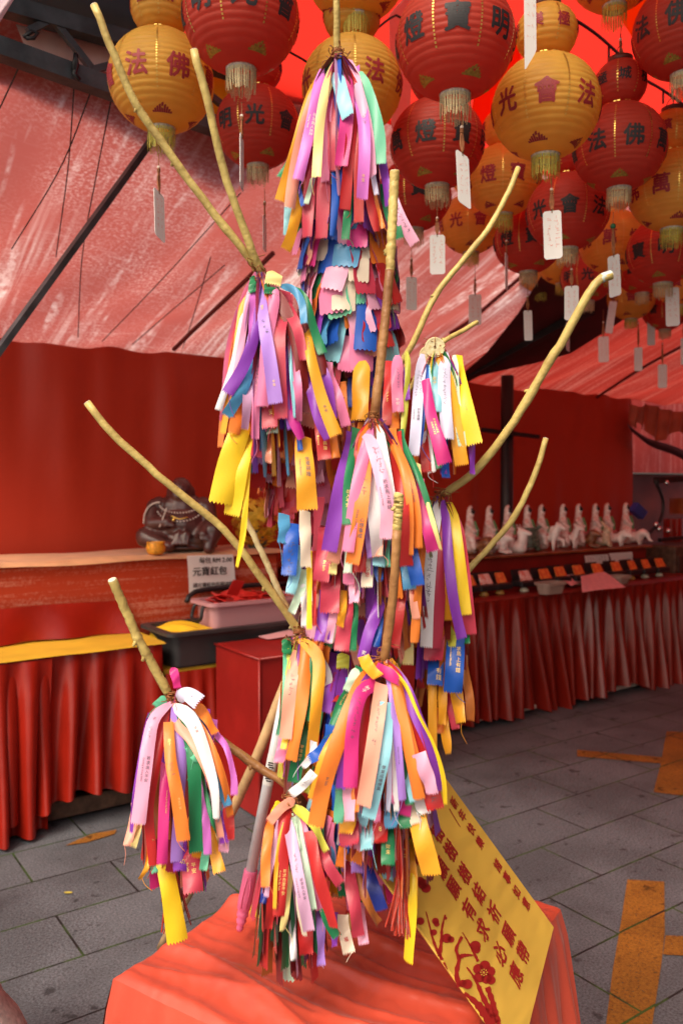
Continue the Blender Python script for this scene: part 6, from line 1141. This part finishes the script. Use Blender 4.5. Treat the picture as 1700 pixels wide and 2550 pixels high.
('H', TFH, 'lilac', 108, [(470, 410), (505, 700), (490, 1100), (468, 1560)], 3), ('H', TFH, 'green', 122, [(600, 600), (622, 900), (632, 1490)], 3), ('H', TFH, 'mint', 70, [(560, 590), (640, 720)], 3.6), ('H', TFH, 'red', 82, [(365, 400), (300, 750), (240, 1150), (278, 1595)], 2.4), ('H', TFH, 'hotpink', 95, [(382, 780), (362, 1200), (350, 1580)], 2.8, [('g', '>Coming & Going Safely', .28, .2, .2)]), ('H', TFH, 'purple', 44, [(240, 320), (152, 800), (88, 1325)], 1.4), ('H', TFH, 'steel', 78, [(665, 390), (750, 700), (900, 1095)], 3), ('H', TFH, 'orange', (110, 80), [(635, 240), (722, 370), (795, 490)], 3.4), ('H', TFH, 'orange', 75, [(795, 700), (880, 950), (922, 1185)], 2.4), ('H', TFH, 'orchid', 58, [(795, 485), (885, 610), (948, 850), (952, 1005)], 3), ('H', TFH, 'purple', 92, [(715, 400), (755, 640)], 2.2), ('H', TFH, 'orchid', 72, [(690, 960), (718, 1250), (730, 1500)], 2.2), ('H', TFH, 'mint', 74, [(725, 1400), (692, 1635)], 1.6), ('H', TFH, 'amber', (70, 115), [(765, 1380), (830, 1655)], 1.4, [PW(.3, .4, 2)]), ('H', TFH, 'red', 92, [(895, 1100), (928, 1380)], 1.2), ('H', TFH, 'purple', 122, [(500, 1480), (498, 1645)], 1.8, [('g', '功', .55, .42, .15)]), ('H', TFH, 'crimson', (150, 180), [(590, 1560), (612, 1825)], 2.2, [('g', '平安', .2, .3, .14), ('g', '>Be Safe', .1, .18, -.2)]), ('H', TFH, 'yellow', (140, 185), [(365, 1560), (420, 1850), (478, 2230)], .8), ('H', TFH, 'crimson', 130, [(430, 1500), (425, 1655)], 1.4), ('H', TFH, 'mint', 64, [(268, 1540), (290, 1660)], .8), ('H', TFH, 'amber', 42, [(235, 1480), (225, 1600), (160, 1715)], 1), ('H', TFH, 'green', 34, [(690, 850), (755, 1180), (825, 1375)], 2.6), ('H', TFH, 'peach', 80, [(120, 1180), (60, 1430)], .8), ('H', TFH, 'paleyellow', 60, [(150, 1280), (110, 1440)], .9), ('H', TFH, 'purple', 80, [(850, 1250), (870, 1410)], .8), ('H', TFH, 'lightpink', 95, [(870, 1330), (862, 1480)], .5), ('H', TFH, 'brown', 70, [(330, 800), (290, 1380)], 2), ('H', TFH, 'mint', 80, [(380, 190), (290, 270)], 3), ('H', TFH, 'hotpink', 80, [(440, -60), (480, 110)], 1), ('H', TFH, 'maroon', 120, [(560, 600), (600, 1200)], .5), ('H', TFH, 'amber', 110, [(640, 1380), (640, 1530)], 1.6)]
hr = random.Random(11)
for h in H_: hero(h[0], h[1], h[2], h[3], h[4], h[5], h[6] if len(h) > 6 else None, hr)
# ribbons that hang behind those, and the rows of cut ends below each bundle -----------------
PAL = dict(A='crimson red hotpink blue green orange lightpink purple sky maroon crimson orchid', B='lilac pink crimson purple orange amber red steel mauve red crimson', C='lavender amber red purple green crimson yellow orange', D='red orange crimson green pink white purple peach red brown', E='crimson amber red purple orange maroon', F='orange green peach amber lime purple', G='red orange crimson lilac lightpink purple amber white brown maroon', H='red crimson purple green orange hotpink maroon peach brown', I='red crimson maroon green mauve palegreen lilac brown red',
           S1='blue sky orange crimson red pink purple green lightpink steel cream hotpink peach red blue mint', S2='red red orange crimson peach pink red crimson orange red lightpink', S3='crimson pink lightpink red purple orange white green peach cream red crimson', S4='red amber crimson orange blue sky lilac white green purple hotpink pink', S5='crimson red maroon orange brown', S6='red maroon brown crimson purple orange green navy')
stuff = {}
def loose(c3, w_, col, nrm, tooth, rng, ncol=8, nrow=6, keep=None):
    mb, N = ribbon_mesh(c3, (w_, w_), nrm, (R(rng.uniform(-14, 14)), R(rng.uniform(-26, 26))), ncol, rng.uniform(-.1, .14), tooth, rng, .0015, nrow)
    return mb
cand = []
fr_ = random.Random(21)
for z, (n_, L_, r_) in dict(A=(34, .34, .062), B=(34, .34, .062), C=(20, .19, .045), D=(36, .30, .06), E=(18, .28, .035), F=(16, .25, .035), G=(44, .32, .07), H=(34, .32, .058), I=(34, .28, .058)).items():
    c = P(*AN[z]); pal = PAL[z].split()
    for k in range(n_):
        a = fr_.uniform(0, 6.283); l_ = L_ * fr_.uniform(.6, 1.12); rr_ = r_ * fr_.uniform(.25, 1); d = Vector((math.cos(a), .62 * math.sin(a) + .25, 0)); tilt = fr_.uniform(-.15, .15)
        tang = Vector((-math.sin(a), math.cos(a), 0)) * (rr_ * tilt)
        pts = [c + d * .004, c + d * rr_ * .5 - ZX * l_ * .15, c + d * rr_ * .85 - ZX * l_ * .5 + tang, c + d * rr_ * 1.05 - ZX * l_ + tang * 2]
        col = fr_.choice(pal); nn = Vector((d.x, d.y, .1)).normalized()
        cand.append((z, col, loose(pts, fr_.uniform(.022, .031), col, nn, .0022, fr_, 10, 12), pts[-1], d.y))
for z, (n_, L_, hw) in dict(A=(26, .33, .085), B=(26, .31, .062), C=(12, .2, .05), D=(34, .32, .085), E=(12, .3, .04), F=(10, .24, .035), G=(34, .32, .075), H=(24, .29, .06), I=(22, .25, .055)).items():
    c = P(*AN[z]); pal = PAL[z].split()                  # ribbons seen edge on between the front ones
    for k in range(n_):
        x = fr_.uniform(-hw, hw); l_ = L_ * fr_.uniform(.7, 1.12); yo = -.035 - .03 * fr_.random() * (1 - abs(x) / hw)
        pts = [c + Vector((x * .08, -.008, 0)), c + Vector((x * .5, yo * .6, -l_ * .18)), c + Vector((x * .85, yo, -l_ * .5)), c + Vector((x * 1.05 + fr_.uniform(-.008, .008), yo * 1.05, -l_))]
        nn = Vector((fr_.choice((-1, 1)), fr_.uniform(-.5, .2), .1)).normalized(); cand.append((z, fr_.choice(pal), loose(pts, fr_.uniform(.018, .027), fr_.choice(pal), nn, .002, fr_, 8, 14), pts[-1], 1))
def shag(key, zone, axis, r_, y0, y1, rows, per, jit=.016, sq=.75, wd=(.022, .031)):
    pal = PAL[key].split(); rng = random.Random(hash(key) % 1000 if False else sum(map(ord, key)))
    for i in range(rows):
        y = y0 + (y1 - y0) * (i + .5) / rows; c = axis(y); ro = r_(i / max(1, rows - 1))
        for k in range(per):
            a = (k + rng.uniform(-.5, .5)) / per * 6.283; d = Vector((math.cos(a), sq * math.sin(a), 0)); l_ = rng.uniform(.06, .11); rad = ro * rng.uniform(.85, 1.12)
            tip = c + d * rad + ZX * rng.uniform(-jit, jit) * 1.6; out = rng.uniform(.1, .5)
            side = Vector((-d.y, d.x, 0)) * rng.uniform(-.024, .024)
            pts = [tip + ZX * l_ - d * (rad * out * .6) , tip + ZX * l_ * .5 - d * (rad * out * .18) + side * .4, tip + side]
            col = rng.choice(pal); cand.append((zone, col, loose(pts, rng.uniform(*wd), col, Vector((d.x, d.y, .25)).normalized(), .002, rng, 10, 5), tip, d.y))
ax = lambda x0, y0, x1, y1, Y0, Y1: (lambda y: P(x0 + (x1 - x0) * (y - y0) / (y1 - y0), y, Y0 + (Y1 - Y0) * (y - y0) / (y1 - y0)))
shag('S1', 'S', ax(850, 560, 880, 930, 1.62, 1.64), lambda f: .092 + .0 * f, 570, 930, 11, 15, wd=(.03, .05))
shag('S2', 'S', ax(735, 1080, 770, 1340, 1.47, 1.52), lambda f: .080 - .012 * f, 1075, 1330, 11, 18)
shag('S3', 'S', ax(900, 1380, 890, 1660, 1.46, 1.50), lambda f: .095 + .01 * f, 1400, 1640, 10, 20)
shag('S4', 'S', ax(900, 2050, 905, 2230, 1.40, 1.42), lambda f: .098 - .02 * f, 2060, 2210, 6, 22)
shag('S5', 'S', ax(1085, 1450, 1085, 1800, 1.55, 1.55), lambda f: .040, 1500, 1780, 7, 9)
shag('S6', 'S', ax(860, 700, 885, 2250, 1.66, 1.66), lambda f: .085, 800, 2240, 34, 15)
cand.sort(key=lambda c: (c[4] > .1, c[3].y - (0 if c[0] == 'S' else .02)))
room = 299 - len(ribs); n_ind = 0; big = MB(); mats_ = list(COL)
for z, col, mb, tip, dy in cand:
    if n_ind < room and dy < .1 and z == 'S' and tip.z > TZ + .05:
        o = obj('wish_ribbon', mb, RM[col]); d = tip - CAM; px = CX + F * d.x / d.dot(fwd); py = CY - F * d.dot(upv) / d.dot(fwd); ribs.append((o, col, 'S', px, py, '')); n_ind += 1
    else:
        big.cur = mats_.index(col); big.add(mb.v, mb.f)
o = obj('ribbon_mass', big, [RM[k] for k in mats_]); o['kind'] = 'stuff'; tag(o, 'dense mass of many coloured ribbons and cut ends behind the front ones', 'ribbons')
# labels: each ribbon by colour, bundle and place among its like
ORD = ['first', 'second', 'third', 'fourth', 'fifth', 'sixth', 'seventh', 'eighth', 'ninth', 'tenth', 'eleventh', 'twelfth', 'thirteenth', 'fourteenth', 'fifteenth', 'sixteenth', 'seventeenth', 'eighteenth', 'nineteenth', 'twentieth']
NUM = ['', 'one', 'two', 'three', 'four', 'five', 'six', 'seven', 'eight', 'nine', 'ten', 'eleven', 'twelve', 'thirteen', 'fourteen', 'fifteen', 'sixteen', 'seventeen', 'eighteen', 'nineteen', 'twenty']
def band(z, y):
    if z != 'S': return BN[z]
    return 'fringe below the topmost bundle' if y < 1000 else 'fringe below the upper left bundle' if y < 1350 else 'fringe below the middle bundle' if y < 1900 else 'fringe below the low centre bundle'
gr = {}
for r_ in ribs: gr.setdefault((r_[1], band(r_[2], r_[4]), r_[5]), []).append(r_)
for (col, bn, wr), L_ in gr.items():
    cn = NAMES.get(col, col); w_ = (' with %s writing' % wr) if wr else ''
    L_.sort(key=lambda r_: r_[3])
    for i, r_ in enumerate(L_):
        n_ = len(L_)
        if n_ == 1: lab = '%s ribbon%s in the %s' % (('only ' + cn) if not wr else cn, w_, bn)
        elif n_ == 2: lab = '%s%s ribbon%s in the %s' % (('left ' if i == 0 else 'right '), cn, w_, bn)
        elif i == 0: lab = 'leftmost of %s %s ribbons%s in the %s' % (NUM[min(n_, 20)], cn, w_, bn)
        elif i == n_ - 1: lab = 'rightmost of %s %s ribbons%s in the %s' % (NUM[min(n_, 20)], cn, w_, bn)
        else: lab = '%s from left of %s %s ribbons%s in the %s' % (ORD[min(i, 19)], NUM[min(n_, 20)], cn, w_, bn)
        tag(r_[0], ' '.join(lab.split()[:16]), 'ribbon', 'wish ribbons in the ' + bn)
# gold coins, tassels, poles ---------------------------------------------------------------
M['coin'] = mat('brass_coin', (.92, .82, .48), .3, .5, .2, bump=.2, bscale=160)
def coin(x, y, r, Y, label, tilt):
    c = P(x, y, Y); rr_ = r / F * Y; t = thing('lucky_coin', label, 'coin', c - ZX * rr_, 'gold coins on the twig'); n_ = (CAM - c).normalized(); n_ = Matrix.Rotation(R(tilt), 3, 'Z') @ n_; ex = n_.cross(ZX).normalized(); ey = ex.cross(n_)
    mb = MB(); N_ = 32; h = rr_ * .13; prof = [(1, -.0014), (1, .0014), (.98, .0018), (.86, .0018), (.84, .0010)]; vs = []
    for q, z in prof: vs += [c + ex * (q * rr_ * math.cos(k / N_ * 6.2832)) + ey * (q * rr_ * math.sin(k / N_ * 6.2832)) + n_ * z for k in range(N_)]
    sqr = []
    for k in range(N_):
        a = k / N_ * 6.2832; m_ = max(abs(math.cos(a)), abs(math.sin(a))); sqr.append((math.cos(a) / m_ * h, math.sin(a) / m_ * h))
    vs += [c + ex * a + ey * b2 + n_ * .0010 for a, b2 in sqr] + [c + ex * a + ey * b2 - n_ * .0014 for a, b2 in sqr]
    fs = [(i * N_ + k, i * N_ + (k + 1) % N_, (i + 1) * N_ + (k + 1) % N_, (i + 1) * N_ + k) for i in range(6) for k in range(N_)] + [(6 * N_ + k, 6 * N_ + (k + 1) % N_, (k + 1) % N_, k) for k in range(N_)]
    mb.add(vs, fs); obj('disc', mb, M['coin'], t, False)
    mb = MB()
    for i in range(4):
        a = i * 1.5708; v2, f2 = scribble(random.Random(i + 3), 5); o_ = c + ex * (.5 * rr_ * math.cos(a)) + ey * (.5 * rr_ * math.sin(a)) + n_ * .0016; mb.add([o_ + ex * p * rr_ * .4 + ey * q * rr_ * .4 for p, q in v2], f2)
    obj('relief', mb, M['goldink'], t, False); mb = MB(); mb.tube([c + ey * .3 * h + n_ * .002, c + ey * rr_ * .6 + n_ * .003, c + ey * rr_ * 1.15 + n_ * .001], .0007, 5); obj('thread', mb, M['copper'], t)
coin(1082, 865, 25, 1.475, 'front gold coin with a square hole above the white ribbons', 8); coin(1066, 884, 23, 1.49, 'gold coin half hidden behind the front coin', -14)
M['tassel'] = mat('red_tassel', (.52, .035, .012), .5, sheen=.3, var=.2, vscale=80); M['tasseld'] = mat('dark_red_tassel', (.36, .02, .012), .5, sheen=.3, var=.2, vscale=80)
def tassel(x, y0, y1, wpx, Y, label, m, knot=True):
    r = random.Random(x); top = P(x, y0, Y); L_ = (y1 - y0) / F * Y; w_ = wpx / F * Y / 2; t = thing('silk_tassel', label, 'tassel', top - ZX * L_)
    mb = MB(); hd = .12 * L_ if knot else 0
    for k in range(150):
        a = r.uniform(0, 6.283); q = r.random() ** .5; d = Vector((math.cos(a), math.sin(a), 0)) * q * w_; l_ = L_ * r.uniform(.78, 1.03); b2 = Vector((r.gauss(0, .003), r.gauss(0, .003), 0))
        mb.tube([top - ZX * hd + d * .45, top - ZX * (hd + .3 * (l_ - hd)) + d * .95, top - ZX * (hd + .7 * (l_ - hd)) + d * 1.0 + b2, top - ZX * l_ + d * .95 + b2 * 2], .0015, 3, False)
    obj('strands', mb, M[m], t)
    if knot:
        for s in (-.45, .35):
            mb = MB(); cc = top + Vector((s * w_, -.004, -hd)); mb.tube([cc + ZX * .022, cc - ZX * .012], [w_ * .28, w_ * .36], 10); 
            obj('head', mb, M[m], t); mb = MB()
            for z in (.0, .004, .012): mb.tube([cc + Vector((w_ * .36 * math.cos(q * .7), w_ * .36 * math.sin(q * .7), z - .004)) for q in range(10)], .0009, 4)
            obj('gold_binding', mb, M['goldink'], t)
        mb = MB(); mb.tube([top + ZX * .03, top - ZX * .01], .002, 6); obj('cord', mb, M[m], t)
tassel(1003, 2095, 2330, 36, 1.30, 'long bright red tassel hanging by the yellow board', 'tassel')
tassel(431, 2165, 2320, 38, 1.375, 'dark red tassel hanging below the far left bundle', 'tasseld', False)
# aluminium pole with a pink grip, resting on the table; wooden pole behind
M['alu'] = mat('brushed_aluminium', (.72, .74, .77), .4, metal=.15); M['grip'] = mat('pink_plastic_grip', (.85, .17, .34), .4)
pt_ = ground(596, 2318, TZ + .012); tp = P(735, 1600, 1.66); dr = (tp - pt_).normalized(); t = thing('grabber_pole', 'silver aluminium pole with a pink grip leaning among the ribbons', 'pole', pt_)
Lp = (tp - pt_).length; mb = MB(); mb.tube([pt_ + dr * .10, tp], .0108, 20); obj('shaft', mb, M['alu'], t)
mb = MB(); rp_ = [(0, .005), (.006, .0075), (.012, .006), (.016, .009), (.022, .0105), (.026, .0085), (.031, .0115), (.037, .0115), (.04, .010), (.045, .0135), (.065, .0145), (.09, .0142), (.118, .0140), (.122, .0138)]
mb.tube([pt_ + dr * a for a, q in rp_], [q for a, q in rp_], 20); obj('grip', mb, M['grip'], t)
sd = dr.cross(fwd).normalized(); mb = MB()
for s in (-1, 1): mb.tube([pt_ + dr * .05 - fwd * .0135 + sd * .005 * s, pt_ + dr * .085 - fwd * .0143 + sd * .006 * s, pt_ + dr * .112 - fwd * .0138 + sd * .003 * s], .0012, 6)
obj('grip_ridge', mb, M['grip'], t)
f = (P(682, 1912, 1.66) - pt_).dot(dr); mb = MB(); mb.tube([pt_ + dr * (f - .03), pt_ + dr * (f + .03)], .0112, 20, False); obj('sticker', mb, M['paper'], t); mb = MB()
for i in range(9):
    a = pt_ + dr * (f - .02 + .0045 * i); mb.box(a - fwd * .0112 + sd * (.002 if i % 3 else -.001), dr, sd, fwd, .0012, .005, .0004)
obj('lettering', mb, M['ink'], t, False)
mb = MB(); mb.tube(cr([P(712, 1700, 1.95), P(590, 1995, 2.02), ground(400, 2360, .012)], 20), .0125, 14); tag(obj('wooden_pole', mb, mat('pale_wood_pole', (.50, .33, .16), .5, var=.25, vscale=20)), 'pale wooden pole leaning down to the ground behind the far left bundle', 'pole')
a = ground(645, 2270, TZ + .02); t = thing('yellow_roll', 'small bright yellow plastic roll lying on the red cloth', 'roll', a - ZX * .01); d_ = Vector((.8, -.35, -.1)).normalized(); mb = MB(); mb.tube([a - d_ * .018, a - d_ * .016, a + d_ * .028, a + d_ * .032], [.008, .0115, .0125, .011], 16); obj('roll_body', mb, mat('yellow_plastic', (.85, .62, .02), .35), t)
mb = MB(); mb.tube([a + d_ * .022, a + d_ * .026], .0132, 16); obj('rim', mb, M['yellowcloth'], t)
print('ribbons', len(ribs), 'rest', len(cand) - n_ind)
